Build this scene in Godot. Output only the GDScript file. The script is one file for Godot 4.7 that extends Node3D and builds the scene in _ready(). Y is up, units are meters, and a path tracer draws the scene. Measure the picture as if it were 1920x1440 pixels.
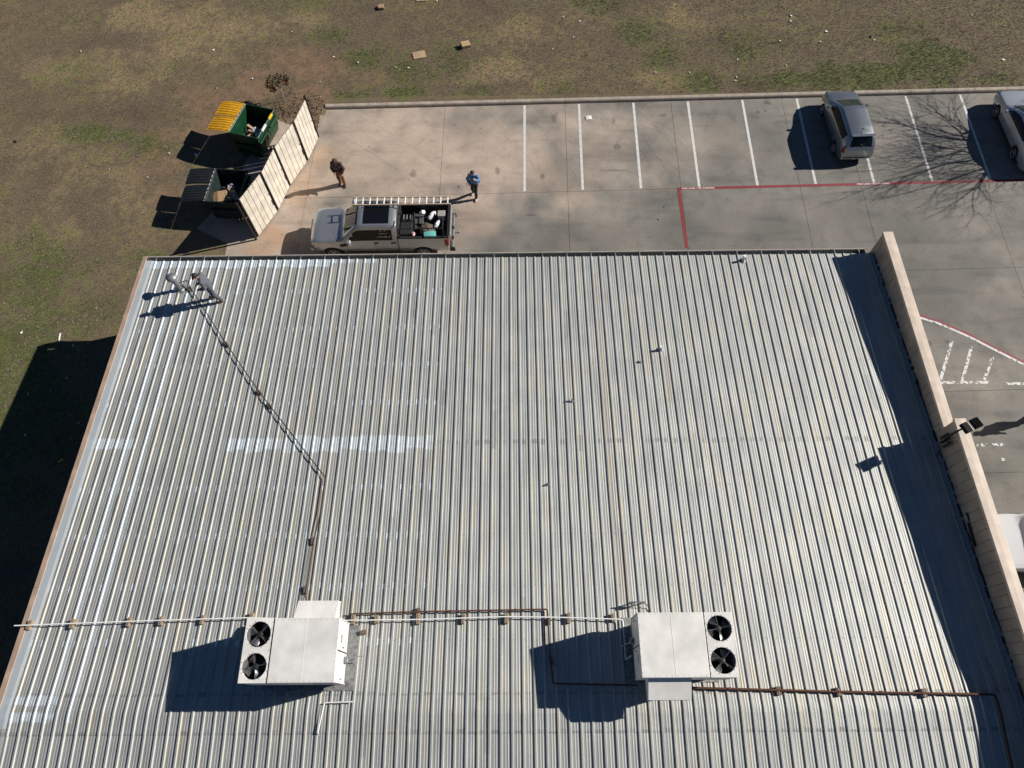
extends Node3D
# A drone view down onto a ribbed metal roof, the parking lot behind it and a winter lawn.

const HE := 4.05          # eave height
const ZE := -15.79        # eave
const ZR := -0.26         # ridge
const SLOPE := 1.0 / 12.0
const RIB0 := 0.07        # one rib's x; the rest follow every foot
const RIB := 0.3048
const SUN := Vector3(-0.8127, -0.5446, 0.2072)

var taken := {}
var rng := RandomNumberGenerator.new()
var mats := {}

# ---------------------------------------------------------------- mesh builder
class MB:
	var v := PackedVector3Array()
	var n := PackedVector3Array()
	var u := PackedVector2Array()
	var c := PackedColorArray()
	var cur := Color(1, 1, 1)
	var use_c := false
	var use_u := false
	var u0 := Vector2.ZERO
	var us := Vector2.ONE
	var T := Transform3D.IDENTITY

	func planar(x0: float, z0: float, w: float, h: float) -> MB:
		use_u = true
		u0 = Vector2(x0, z0)
		us = Vector2(1.0 / w, 1.0 / h)
		return self

	func put(p: Vector3, nn: Vector3) -> void:
		var q := T * p
		v.append(q)
		n.append((T.basis * nn).normalized())
		if use_u:
			u.append((Vector2(q.x, q.z) - u0) * us)
		if use_c:
			c.append(cur)

	func tri(a: Vector3, b: Vector3, d: Vector3) -> void:
		var nn := (d - a).cross(b - a).normalized()
		put(a, nn)
		put(b, nn)
		put(d, nn)

	func tri_o(a: Vector3, b: Vector3, d: Vector3, out: Vector3) -> void:
		if (d - a).cross(b - a).dot(out) < 0.0:
			tri(a, d, b)
		else:
			tri(a, b, d)

	func quad(a: Vector3, b: Vector3, d: Vector3, e: Vector3) -> void:
		tri(a, b, d)
		tri(a, d, e)

	func quad_o(a: Vector3, b: Vector3, d: Vector3, e: Vector3, out: Vector3) -> void:
		if (d - a).cross(b - a).dot(out) < 0.0:
			quad(a, e, d, b)
		else:
			quad(a, b, d, e)

	# chamfered box
	func box(o: Vector3, s: Vector3, bev := 0.0, B := Basis.IDENTITY) -> void:
		var h := s * 0.5
		if bev <= 0.0:
			for ax in 3:
				for sg in [-1.0, 1.0]:
					var a1 := (ax + 1) % 3
					var a2 := (ax + 2) % 3
					var nn := Vector3.ZERO
					nn[ax] = sg
					var p := []
					for q in [[-1, -1], [1, -1], [1, 1], [-1, 1]]:
						var w := Vector3.ZERO
						w[ax] = sg * h[ax]
						w[a1] = q[0] * h[a1]
						w[a2] = q[1] * h[a2]
						p.append(o + B * w)
					quad_o(p[0], p[1], p[2], p[3], B * nn)
			return
		var b := minf(bev, minf(h.x, minf(h.y, h.z)) * 0.95)
		for ax in 3:
			var a1 := (ax + 1) % 3
			var a2 := (ax + 2) % 3
			for sg in [-1.0, 1.0]:
				var nn := Vector3.ZERO
				nn[ax] = sg
				var p := []
				for q in [[-1, -1], [1, -1], [1, 1], [-1, 1]]:
					var w := Vector3.ZERO
					w[ax] = sg * h[ax]
					w[a1] = q[0] * (h[a1] - b)
					w[a2] = q[1] * (h[a2] - b)
					p.append(o + B * w)
				quad_o(p[0], p[1], p[2], p[3], B * nn)
			for s1 in [-1.0, 1.0]:
				for s2 in [-1.0, 1.0]:
					var p2 := []
					for q in [[-1, 0], [1, 0], [1, 1], [-1, 1]]:
						var w := Vector3.ZERO
						w[ax] = q[0] * (h[ax] - b)
						w[a1] = s1 * (h[a1] if q[1] == 0 else h[a1] - b)
						w[a2] = s2 * (h[a2] - b if q[1] == 0 else h[a2])
						p2.append(o + B * w)
					var nn := Vector3.ZERO
					nn[a1] = s1
					nn[a2] = s2
					quad_o(p2[0], p2[1], p2[2], p2[3], B * nn)
		for sx in [-1.0, 1.0]:
			for sy in [-1.0, 1.0]:
				for sz in [-1.0, 1.0]:
					var k := Vector3(sx, sy, sz)
					tri_o(o + B * (k * Vector3(h.x, h.y - b, h.z - b)), o + B * (k * Vector3(h.x - b, h.y, h.z - b)), o + B * (k * Vector3(h.x - b, h.y - b, h.z)), B * k)

	# rows of points, smooth
	func grid(P: Array, closed := false) -> void:
		var ni := P.size()
		var nj: int = P[0].size()
		var N := []
		for i in ni:
			var row := PackedVector3Array()
			for j in nj:
				var i0 := maxi(i - 1, 0)
				var i1 := mini(i + 1, ni - 1)
				var j0 := j - 1
				var j1 := j + 1
				if closed:
					j0 = (j0 + nj) % nj
					j1 = j1 % nj
				else:
					j0 = maxi(j0, 0)
					j1 = mini(j1, nj - 1)
				row.append((P[i1][j] - P[i0][j]).cross(P[i][j1] - P[i][j0]).normalized())
			N.append(row)
		for i in ni - 1:
			for j in (nj if closed else nj - 1):
				var k := (j + 1) % nj
				cell(P, N, i, j, k)

	func cell(P: Array, N: Array, i: int, j: int, k: int) -> void:
		put(P[i][j], N[i][j]); put(P[i][k], N[i][k]); put(P[i + 1][k], N[i + 1][k])
		put(P[i][j], N[i][j]); put(P[i + 1][k], N[i + 1][k]); put(P[i + 1][j], N[i + 1][j])

	# bent pipe; r is one radius or one for each point
	func tube(path: Array, r, sides := 8, caps := true) -> void:
		var rows := []
		var m := path.size()
		var up := Vector3.UP
		for i in m:
			var d: Vector3 = (path[mini(i + 1, m - 1)] - path[maxi(i - 1, 0)]).normalized()
			if absf(d.dot(up)) > 0.95:
				up = Vector3.RIGHT if absf(d.x) < 0.9 else Vector3.FORWARD
			var a := d.cross(up).normalized()
			var b := a.cross(d).normalized()
			up = b
			var rad: float = r[i] if r is Array else r
			# a mitred corner keeps its width
			if i > 0 and i < m - 1:
				var d1: Vector3 = (path[i] - path[i - 1]).normalized()
				var kk := clampf(1.0 / maxf(0.5, d1.dot(d)), 1.0, 1.4)
				rad *= lerpf(1.0, kk, 0.5)
			var row := PackedVector3Array()
			for s in sides:
				var t := TAU * s / sides
				row.append(path[i] + (a * cos(t) + b * sin(t)) * rad)
			rows.append(row)
		grid(rows, true)
		if caps:
			for e in [0, m - 1]:
				var o: Vector3 = path[e]
				var out: Vector3 = (path[0] - path[1]) if e == 0 else (path[m - 1] - path[m - 2])
				for s in sides:
					tri_o(o, rows[e][s], rows[e][(s + 1) % sides], out)

	# profile of Vector2(radius, height) turned round the y axis of X
	func lathe(prof: Array, seg := 16, X := Transform3D.IDENTITY, sharp := false) -> void:
		var rows := []
		for p in prof:
			var row := PackedVector3Array()
			for s in seg:
				var t := TAU * s / seg
				row.append(X * Vector3(p.x * cos(t), p.y, p.x * sin(t)))
			rows.append(row)
		if not sharp:
			grid(rows, true)
			return
		for i in rows.size() - 1:
			grid([rows[i], rows[i + 1]], true)

	# flat polygon pulled up from y0 to y1
	func prism(poly: PackedVector2Array, y0: float, y1: float) -> void:
		var t := Geometry2D.triangulate_polygon(poly)
		for i in range(0, t.size(), 3):
			for y in [y0, y1]:
				var p := []
				for k in 3:
					p.append(Vector3(poly[t[i + k]].x, y, poly[t[i + k]].y))
				tri_o(p[0], p[1], p[2], Vector3(0, 1 if y == y1 else -1, 0))
		var mid := Vector2.ZERO
		for q in poly:
			mid += q / poly.size()
		var cw := Geometry2D.is_polygon_clockwise(poly)
		for i in poly.size():
			var a := poly[i]
			var b := poly[(i + 1) % poly.size()]
			var d := (b - a).orthogonal() * (1.0 if cw else -1.0)
			quad_o(Vector3(a.x, y0, a.y), Vector3(b.x, y0, b.y), Vector3(b.x, y1, b.y), Vector3(a.x, y1, a.y), Vector3(-d.x, 0, -d.y) if false else Vector3(d.x, 0, d.y))

	func mesh() -> ArrayMesh:
		var a := []
		a.resize(Mesh.ARRAY_MAX)
		a[Mesh.ARRAY_VERTEX] = v
		a[Mesh.ARRAY_NORMAL] = n
		if use_u:
			a[Mesh.ARRAY_TEX_UV] = u
		if use_c:
			a[Mesh.ARRAY_COLOR] = c
		var m := ArrayMesh.new()
		m.add_surface_from_arrays(Mesh.PRIMITIVE_TRIANGLES, a)
		return m

# ---------------------------------------------------------------- nodes
func numbered(called: String) -> String:
	if not taken.has(called):
		taken[called] = 0
		return called
	taken[called] += 1
	return "%s_%03d" % [called, taken[called]]

func tag(o: Node, label: String, category: String, group := "") -> void:
	o.set_meta("label", label)
	o.set_meta("category", category)
	if group != "":
		o.set_meta("group", group)

func thing(called: String, label: String, category: String, at := Vector3.ZERO, turn := 0.0, group := "") -> Node3D:
	var o := Node3D.new()
	o.name = numbered(called)
	add_child(o)
	o.position = at
	o.rotation.y = turn
	tag(o, label, category, group)
	return o

func struct(called: String) -> Node3D:
	var o := Node3D.new()
	o.name = numbered(called)
	add_child(o)
	o.set_meta("kind", "structure")
	return o

func inst(m: Mesh, called: String, mat: Material, parent: Node) -> MeshInstance3D:
	var o := MeshInstance3D.new()
	o.mesh = m
	o.material_override = mat
	if parent == self:
		o.name = numbered(called)
		add_child(o)
	else:
		o.name = called
		parent.add_child(o, true)
	return o

func part(mb: MB, called: String, mat: Material, parent: Node) -> MeshInstance3D:
	return inst(mb.mesh(), called, mat, parent)

func copy_of(o: Node3D, at: Vector3, turn: float, label := "", group := "") -> Node3D:
	var r: Node3D = o.duplicate()
	r.name = numbered(String(o.name).rstrip("0123456789").trim_suffix("_"))
	add_child(r)
	r.position = at
	r.rotation.y = turn
	if label != "":
		r.set_meta("label", label)
	if group != "":
		r.set_meta("group", group)
	return r

# ---------------------------------------------------------------- materials
func lin(r: float, g: float, b: float) -> Color:
	return Color(r, g, b).linear_to_srgb()

func grey_tex(seed_: int, freq: float, lo: float, hi: float, size := 256, oct := 4) -> ImageTexture:
	var f := FastNoiseLite.new()
	f.seed = seed_
	f.noise_type = FastNoiseLite.TYPE_SIMPLEX_SMOOTH
	f.frequency = freq
	f.fractal_octaves = oct
	var im := f.get_seamless_image(size, size)
	var d := im.get_data()
	for i in d.size():
		d[i] = int(clampf(lerpf(lo, hi, d[i] / 255.0), 0, 1) * 255.0)
	var im2 := Image.create_from_data(size, size, false, Image.FORMAT_L8, d)
	im2.convert(Image.FORMAT_RGB8)
	im2.generate_mipmaps()
	return ImageTexture.create_from_image(im2)

func mat(key: String, r: float, g: float, b: float, rough := 0.8, metal := 0.0, tex: Texture2D = null, scale := 1.0) -> StandardMaterial3D:
	if mats.has(key):
		return mats[key]
	var m := StandardMaterial3D.new()
	m.albedo_color = lin(r, g, b)
	m.roughness = rough
	m.metallic = metal
	if tex:
		m.albedo_texture = tex
		m.uv1_triplanar = true
		m.uv1_world_triplanar = true
		m.uv1_scale = Vector3.ONE * scale
	mats[key] = m
	return m

func roof_y(z: float) -> float:
	return HE + (ZR - ZE) * SLOPE - absf(z - ZR) * SLOPE

func on_roof(x: float, z: float, up := 0.0) -> Vector3:
	return Vector3(x, roof_y(z) + up, z)

func noise(seed_: int, freq: float, oct := 4) -> FastNoiseLite:
	var f := FastNoiseLite.new()
	f.seed = seed_
	f.noise_type = FastNoiseLite.TYPE_SIMPLEX_SMOOTH
	f.frequency = freq
	f.fractal_octaves = oct
	return f

var t_dust: ImageTexture
var t_fine: ImageTexture
var t_blot: ImageTexture
var t_lid: ImageTexture

func make_materials() -> void:
	t_dust = grey_tex(11, 0.012, 0.80, 1.0, 256, 5)
	t_fine = grey_tex(12, 0.06, 0.82, 1.0, 256, 4)
	t_lid = grey_tex(14, 0.012, 0.90, 1.02, 256, 6)
	t_blot = grey_tex(13, 0.02, 0.62, 1.0, 256, 5)
	mat("tan_trim", .50, .36, .27, .55, 0, t_dust, .5)
	mat("cap", .78, .64, .52, .55, 0, t_dust, .35)
	mat("trough_shade", .42, .435, .44, .55, .75, t_dust, .4)  # darker metallic tone standing in for the shade inside the gutter
	mat("wall", .52, .43, .33, .6, 0, t_dust, .3)
	mat("gutter", .62, .56, .48, .5, 0, t_dust, .6)
	mat("filler", .055, .05, .045, .9)
	mat("seal", .015, .015, .016, .7, 0, t_blot, 1.5)
	mat("unit", .80, .785, .745, .5, 0, t_lid, .45)
	mat("unit_dirty", .76, .75, .715, .6, 0, t_lid, .40)
	mat("unit_dark", .13, .13, .14, .6)
	mat("matt_black", .004, .004, .004, .95)
	mat("black", .012, .012, .013, .55)
	mat("rubber", .02, .02, .021, .85)
	mat("plastic_black", .012, .012, .013, .6)
	mat("alu", .72, .72, .73, .32, .85, t_dust, 1.0)
	mat("blade", .14, .145, .155, .35, .8)
	mat("pvc", .82, .82, .80, .4)
	mat("iron_rust", .16, .065, .032, .85, 0, t_blot, 3.0)
	mat("iron_dark", .035, .026, .022, .7, .1, t_blot, 3.0)
	mat("wood", .40, .28, .165, .8, 0, t_fine, 3.0)
	mat("wood_old", .25, .18, .11, .9, 0, t_blot, 3.0)
	mat("screw", .20, .17, .14, .6, .4)
	mat("flash", .46, .46, .44, .55, .4, t_blot, 1.2)
	mat("galv", .42, .45, .47, .5, .6, t_blot, 2.0)
	mat("gate", .82, .76, .65, .5, 0, t_dust, .5)
	mat("card", .47, .30, .16, .85, 0, t_dust, 2.0)
	mat("card2", .52, .37, .22, .85, 0, t_dust, 2.0)
	mat("paper", .74, .74, .72, .8)
	mat("bag", .022, .022, .026, .4)
	mat("white_bag", .62, .64, .68, .35)
	mat("d_green", .006, .055, .022, .4, 0, t_dust, 1.0)
	mat("d_teal", .022, .040, .037, .5, 0, t_blot, 1.0)
	mat("lid_yellow", .80, .40, .012, .5, 0, t_dust, 1.0)
	mat("lid_black", .018, .022, .024, .45, 0, t_dust, 1.0)
	mat("paint_white", .80, .80, .78, .6, 0, t_dust, 2.5)
	mat("paint_red", .36, .045, .055, .65, 0, t_blot, 2.0)
	mat("letter", .78, .70, .68, .6)
	mat("kerb", .46, .40, .33, .85, 0, t_dust, .6)
	mat("bark", .16, .12, .09, .9, 0, t_blot, 2.0)
	mat("red_lens", .30, .01, .014, .15)
	mat("chrome", .75, .76, .78, .15, .95)
	mat("glass_dark", .006, .007, .008, .04)
	mat("skin", .46, .25, .17, .55)
	mat("yellow_label", .78, .55, .02, .5)

func paint(key: String, r: float, g: float, b: float, metal := 0.5) -> StandardMaterial3D:
	if mats.has(key):
		return mats[key]
	var m := mat(key, r, g, b, .32, metal)
	m.clearcoat_enabled = true
	m.clearcoat = 1.0
	m.clearcoat_roughness = 0.05
	return m

# ---------------------------------------------------------------- the scene
func _ready() -> void:
	rng.seed = 4711
	var cam := Camera3D.new()
	cam.name = "camera"
	add_child(cam)
	cam.fov = 56.75
	cam.near = 0.1
	cam.far = 1500.0
	cam.position = Vector3(0, 26.2, 0)
	var dn := Vector3(-0.0099, -0.42880, 0.90334)
	var fw := Vector3(-0.0081, -0.90337, -0.42890)
	fw = fw.normalized()
	var rt := dn.cross(fw).normalized()
	dn = fw.cross(rt).normalized()
	cam.basis = Basis(rt, -dn, -fw)
	cam.current = true

	var env := Environment.new()
	env.tonemap_mode = Environment.TONE_MAPPER_LINEAR
	env.tonemap_exposure = 1.22
	env.background_mode = Environment.BG_SKY
	var sm := ProceduralSkyMaterial.new()
	sm.sky_top_color = Color(0.25, 0.38, 0.57)
	sm.sky_horizon_color = Color(0.50, 0.61, 0.75)
	sm.sky_curve = 0.18
	sm.ground_bottom_color = Color(0.20, 0.18, 0.15)
	sm.ground_horizon_color = Color(0.34, 0.36, 0.38)
	sm.sun_angle_max = 1.0
	sm.sky_energy_multiplier = 1.0
	var sky := Sky.new()
	sky.sky_material = sm
	env.sky = sky
	env.background_energy_multiplier = 0.34
	env.sdfgi_enabled = true
	env.ssao_enabled = true
	env.ssil_enabled = true
	var we := WorldEnvironment.new()
	we.name = "world_environment"
	we.environment = env
	add_child(we)
	var sun := DirectionalLight3D.new()
	sun.name = "sun"
	sun.light_color = Color(1.0, 0.975, 0.94)
	sun.light_energy = 1.6
	sun.light_angular_distance = 0.5
	sun.shadow_enabled = true
	add_child(sun)
	sun.look_at_from_position(Vector3(0, 60, 0), Vector3(0, 60, 0) + SUN, Vector3.UP)

	make_materials()
	print("ground"); build_ground()
	print("lot"); build_lot()
	print("building"); build_building()
	print("roof things"); build_roof_things()
	print("enclosure"); build_enclosure()
	print("vehicles"); build_vehicles()
	print("people"); build_people()
	print("plants"); build_plants()
	print("litter"); build_litter()
	print("done")

# ---------------------------------------------------------------- ground
const GX := -34.0
const GZ := -44.0
const GS := 68.0

func lawn_y(x: float, z: float) -> float:
	# the lawn lies level with the kerb top behind the lot and falls to the slab on the open side
	var v := z + 27.93 + 0.0165 * x
	if x > -9.45:
		return 0.13 + 0.03 * sin(x * 0.31 + z * 0.17) * smoothstep(-.3, -2.0, v) if v < -0.2 else -0.10
	var back := smoothstep(0.6, -0.5, v)
	return lerpf(-0.015, 0.13, back) + 0.03 * sin(x * 0.31 + z * 0.17) * smoothstep(-.3, -2.0, v)

func blob_map(size: int, x0: float, z0: float, w: float, h: float, sets: Array) -> PackedByteArray:
	# three weights out of soft-edged ellipses, their edges broken up by noise
	var f := noise(91, 0.35, 4)
	var d := PackedByteArray()
	d.resize(size * size * 3)
	for j in size:
		var z := z0 + h * (j + 0.5) / size
		for i in size:
			var x := x0 + w * (i + 0.5) / size
			var k := f.get_noise_2d(x, z) * 0.7
			for q in 3:
				var s := 0.0
				for b in sets[q]:
					var e := Vector2((x - b[0]) / b[2], (z - b[1]) / b[3]).length()
					if e < 1.8:
						s = maxf(s, b[4] * smoothstep(1.25, 0.25, e + k))
				d[(j * size + i) * 3 + q] = int(clampf(s, 0, 1) * 255.0)
	return d

var lawn_map: PackedByteArray
var lawn_n := 224

func build_ground() -> void:
	var green := [[-20.9, -26.4, 1.6, .9, .9], [-19.3, -26.2, 1.2, .7, .8], [-17.6, -25.5, 1.3, 1.0, 1.0], [-21.3, -17.6, 2.6, 2.8, .7], [-21.6, -14.5, 3.0, 3.4, .8], [-20, -10.2, 3.0, 4.5, .7], [-19.0, -16.0, 2.2, 1.6, .5],
		[14.8, -29.4, 2.4, .9, 1.0], [17.7, -29.9, 3.0, 1.3, 1.0], [21.3, -30.5, 2.6, 1.7, .95], [20.4, -32.8, 2.2, 1.3, .5], [12.0, -29.2, 2.0, .7, .7], [-5.4, -28.7, 1.3, .5, .9], [-1.9, -28.7, 1.2, .5, .7], [-8.4, -28.6, 1.2, .5, .8],
		[-7.6, -31.3, 1.9, 1.4, .75], [-5.6, -30.5, 2.0, 1.2, .75], [-3.4, -31.2, 1.6, 1.2, .7], [5.2, -35.2, 2.0, 1.2, .6], [6.4, -33.1, 1.6, 1.6, .6], [9.6, -29.3, 2.2, .9, .6], [11.9, -31.8, 3, 1.6, .45], [-12, -35.5, 3, 1.2, .4], [-9.4, -33, 2, 1, .5],
		[-16.2, -18.7, 1.6, .9, .6], [24.0, -29.2, 2, .7, .5], [8.0, -30.9, 1.6, 1.2, .5], [2.2, -29.0, 1.6, .7, .5], [-23.5, -30.5, 2.5, 1.5, .35], [-17.5, -31, 1.4, .8, .35]]
	var dirt := [[-14.9, -28.0, 2.2, 1.5, .8], [-16.2, -29.0, 1.6, 1.2, .5], [-12.9, -29.6, 2.2, 1.5, .9], [-10.4, -30.4, 2.4, 1.6, .8], [-10.6, -28.6, 1.7, 1.1, 1.0], [-11.6, -31.4, 2.2, 1.2, .7], [-17.0, -26.2, 1.2, 1.0, .7], [-17.3, -24.5, 1.8, 2.0, .6], [-16.0, -22.3, 1.8, 1.6, .7],
		[-15.3, -19.6, 1.6, 1.2, .5], [-16.9, -20.1, 1.3, 1.1, .5], [-15.6, -26.4, 1.4, 1.4, .9], [-7.4, -30.0, 1.8, .9, .6], [-10.6, -27.0, 1.1, 1.1, 1.0], [-27.5, -34.5, 2.6, 2.0, .4]]
	var straw := [[-19.5, -34.8, 3.2, 1.7, .9], [-15.5, -33.4, 2.8, 1.5, .8], [-17.8, -31.9, 3.0, 1.6, .8], [-21.7, -31.5, 2.6, 1.8, .6], [-11.9, -34.3, 2.4, 1.3, .6], [-0.4, -30.3, 2.0, 1.2, .7], [1.6, -29.2, 2.2, .8, .7], [.8, -33.2, 2.4, 1.3, .5], [-19.5, -29.5, 2.2, 1.5, .6],
		[-24.6, -30.8, 2.6, 1.4, .8], [4, -33.9, 2, 1.1, .5], [7.6, -29.4, 2, .9, .5], [-18.5, -22.6, 2.6, 2.0, .5], [-20.4, -21.3, 2.6, 2.6, .4], [9.6, -34.0, 2.2, 1.5, .55], [-22.5, -24.5, 3, 3, .35]]
	lawn_map = blob_map(lawn_n, GX, GZ, GS, GS, [green, dirt, straw])
	var S := 1536
	var ctl := Image.create_from_data(lawn_n, lawn_n, false, Image.FORMAT_RGB8, lawn_map)
	ctl.resize(S, S, Image.INTERPOLATE_BILINEAR)
	var cd := ctl.get_data()
	var a := noise(21, 0.012, 4).get_image(S, S).get_data()
	var b := noise(22, 0.06, 4).get_image(S, S).get_data()
	var e := noise(23, 0.33, 3).get_image(S, S).get_data()
	var out := PackedByteArray()
	out.resize(S * S * 3)
	for i in S * S:
		var fa := a[i] / 255.0
		var fb := b[i] / 255.0
		var fe := e[i] / 255.0
		var g := cd[i * 3] / 255.0
		var dd := cd[i * 3 + 1] / 255.0
		var st := cd[i * 3 + 2] / 255.0
		# winter turf: brown thatch, straw on top, green shoots where they came through
		var r := 111.0
		var gg := 97.0
		var bb := 75.0
		var t := clampf((st + fa - 0.62) * 1.6 + (fb - 0.5) * 1.3, 0, 1)
		r += 34.0 * t; gg += 28.0 * t; bb += 18.0 * t
		t = clampf((0.42 - fa) * 2.2 + (fb - 0.55) * 0.8, 0, 1)
		r -= 18.0 * t; gg -= 20.0 * t; bb -= 8.0 * t
		t = clampf(g * 1.2 + (fb - 0.56) * 1.9 + (fa - 0.5) * .7, 0, .85)
		r += (90.0 - r) * t; gg += (97.0 - gg) * t; bb += (50.0 - bb) * t
		t = clampf(dd * 1.6 + (fb - 0.6) * 1.2 * dd - 0.25, 0, 1)
		r += (122.0 - r) * t; gg += (99.0 - gg) * t; bb += (77.0 - bb) * t
		var k := 0.78 + 0.36 * fe + 0.22 * (fb - .5)
		out[i * 3] = mini(255, int(r * k))
		out[i * 3 + 1] = mini(255, int(gg * k))
		out[i * 3 + 2] = mini(255, int(bb * k))
	var im := Image.create_from_data(S, S, false, Image.FORMAT_RGB8, out)
	im.generate_mipmaps()
	var gm := StandardMaterial3D.new()
	gm.albedo_texture = ImageTexture.create_from_image(im)
	gm.roughness = 0.95
	# one sheet: fine near the place, wide cells out to the horizon
	var xs := []
	var zs := []
	for x in [-700.0, -250.0, -90.0, -50.0]:
		xs.append(x); zs.append(x - 5.0)
	for i in 69:
		xs.append(GX + i)
	for i in 103:
		zs.append(GZ + i * (0.35 if i < 60 else 1.0) - (0.0 if i < 60 else 60.0 * .65))
	for x in [50.0, 90.0, 250.0, 700.0]:
		xs.append(x); zs.append(x + 25.0)
	for q in [-28.17, -28.06]:
		zs.append(q)
	for q in [-9.5, -9.4]:
		xs.append(q)
	xs.sort()
	zs.sort()
	var rows := []
	for z in zs:
		var row := PackedVector3Array()
		for x in xs:
			var zz: float = z - 0.0165 * clampf(x, -40, 40)
			row.append(Vector3(x, lawn_y(x, zz), zz))
		rows.append(row)
	var mb := MB.new().planar(GX, GZ, GS, GS)
	mb.grid(rows)
	var o := part(mb, "ground", gm, self)
	o.set_meta("kind", "structure")
	build_grass()

func build_grass() -> void:
	# a tuft of five short blades, scattered over the lawn the camera sees
	var mb := MB.new()
	for k in 5:
		var t := TAU * k / 5.0 + 0.4
		var d := Vector3(cos(t), 0, sin(t))
		var s := Vector3(-d.z, 0, d.x) * 0.011
		var p := d * 0.012
		mb.tri(p - s, p + d * (0.045 + 0.012 * (k % 3)) + Vector3(0, 0.035 + 0.012 * ((k * 2) % 3), 0), p + s)
	var cells := []
	var f := noise(31, 0.5, 3)
	var buf := PackedFloat32Array()
	var n := 0
	var most := 210000
	buf.resize(most * 16)
	while n < most:
		var x := rng.randf_range(-30.5, 29.0)
		var z := rng.randf_range(-38.0, 3.0)
		if z > -28.45 and x > -13.9 - (0.0 if z > -20.3 else 0.0):
			if not (x < -9.8 and z < -26.9 and z > -28.6):
				continue
		if x > -15.4 and x < -10.0 and z > -27.4 and z < -19.0:
			continue
		if x > -15.0 and z > -16.2:
			continue
		if x < -17.0 and z > 0.0 - (x + 17.0) * -0.9 and z > -13 - (x + 21.6) * 3.2:
			if x < -22.0 + (z + 13.0) * .31 - 2.0:
				continue
		var i := int((x - GX) / GS * lawn_n)
		var j := int((z - GZ) / GS * lawn_n)
		var q := (j * lawn_n + i) * 3
		var g := lawn_map[q] / 255.0
		var dd := lawn_map[q + 1] / 255.0
		var st := lawn_map[q + 2] / 255.0
		if dd > 0.45 and rng.randf() < dd:
			continue
		var v := f.get_noise_2d(x, z)
		var col := Color(.165, .13, .088)
		var pick := rng.randf()
		if pick < 0.10 + g * 0.75 + v * 0.25:
			col = Color(.085, .105, .03).lerp(Color(.125, .145, .05), rng.randf())
		elif pick < 0.40 + st * 0.5 + g * .5:
			col = Color(.20, .165, .11).lerp(Color(.31, .26, .175), rng.randf())
		col *= rng.randf_range(0.85, 1.1)
		var sc := rng.randf_range(0.45, 1.05) * (1.1 if g > .4 else 0.8)
		var t := rng.randf() * TAU
		var o := n * 16
		buf[o] = cos(t) * sc; buf[o + 1] = 0; buf[o + 2] = sin(t) * sc; buf[o + 3] = x
		buf[o + 4] = 0; buf[o + 5] = sc * rng.randf_range(.5, 1.1); buf[o + 6] = 0; buf[o + 7] = lawn_y(x, z)
		buf[o + 8] = -sin(t) * sc; buf[o + 9] = 0; buf[o + 10] = cos(t) * sc; buf[o + 11] = z
		buf[o + 12] = col.r; buf[o + 13] = col.g; buf[o + 14] = col.b; buf[o + 15] = 1
		n += 1
	var mm := MultiMesh.new()
	mm.transform_format = MultiMesh.TRANSFORM_3D
	mm.use_colors = true
	mm.mesh = mb.mesh()
	mm.instance_count = n
	mm.buffer = buf
	var o := MultiMeshInstance3D.new()
	o.multimesh = mm
	var m := StandardMaterial3D.new()
	m.vertex_color_use_as_albedo = true
	m.roughness = 0.9
	m.backlight_enabled = true
	m.backlight = Color(.12, .12, .06)
	o.material_override = m
	o.name = numbered("grass")
	add_child(o)
	tag(o, "short brown winter grass with green shoots on the lawn", "grass")
	o.set_meta("kind", "stuff")

# ---------------------------------------------------------------- the lot
func lot(u: float, v: float) -> Vector2:
	return Vector2(u - 0.013 * v, -27.93 - 0.0165 * u + v)

func lot3(u: float, v: float, y := 0.0) -> Vector3:
	var p := lot(u, v)
	return Vector3(p.x, y, p.y)

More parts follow.
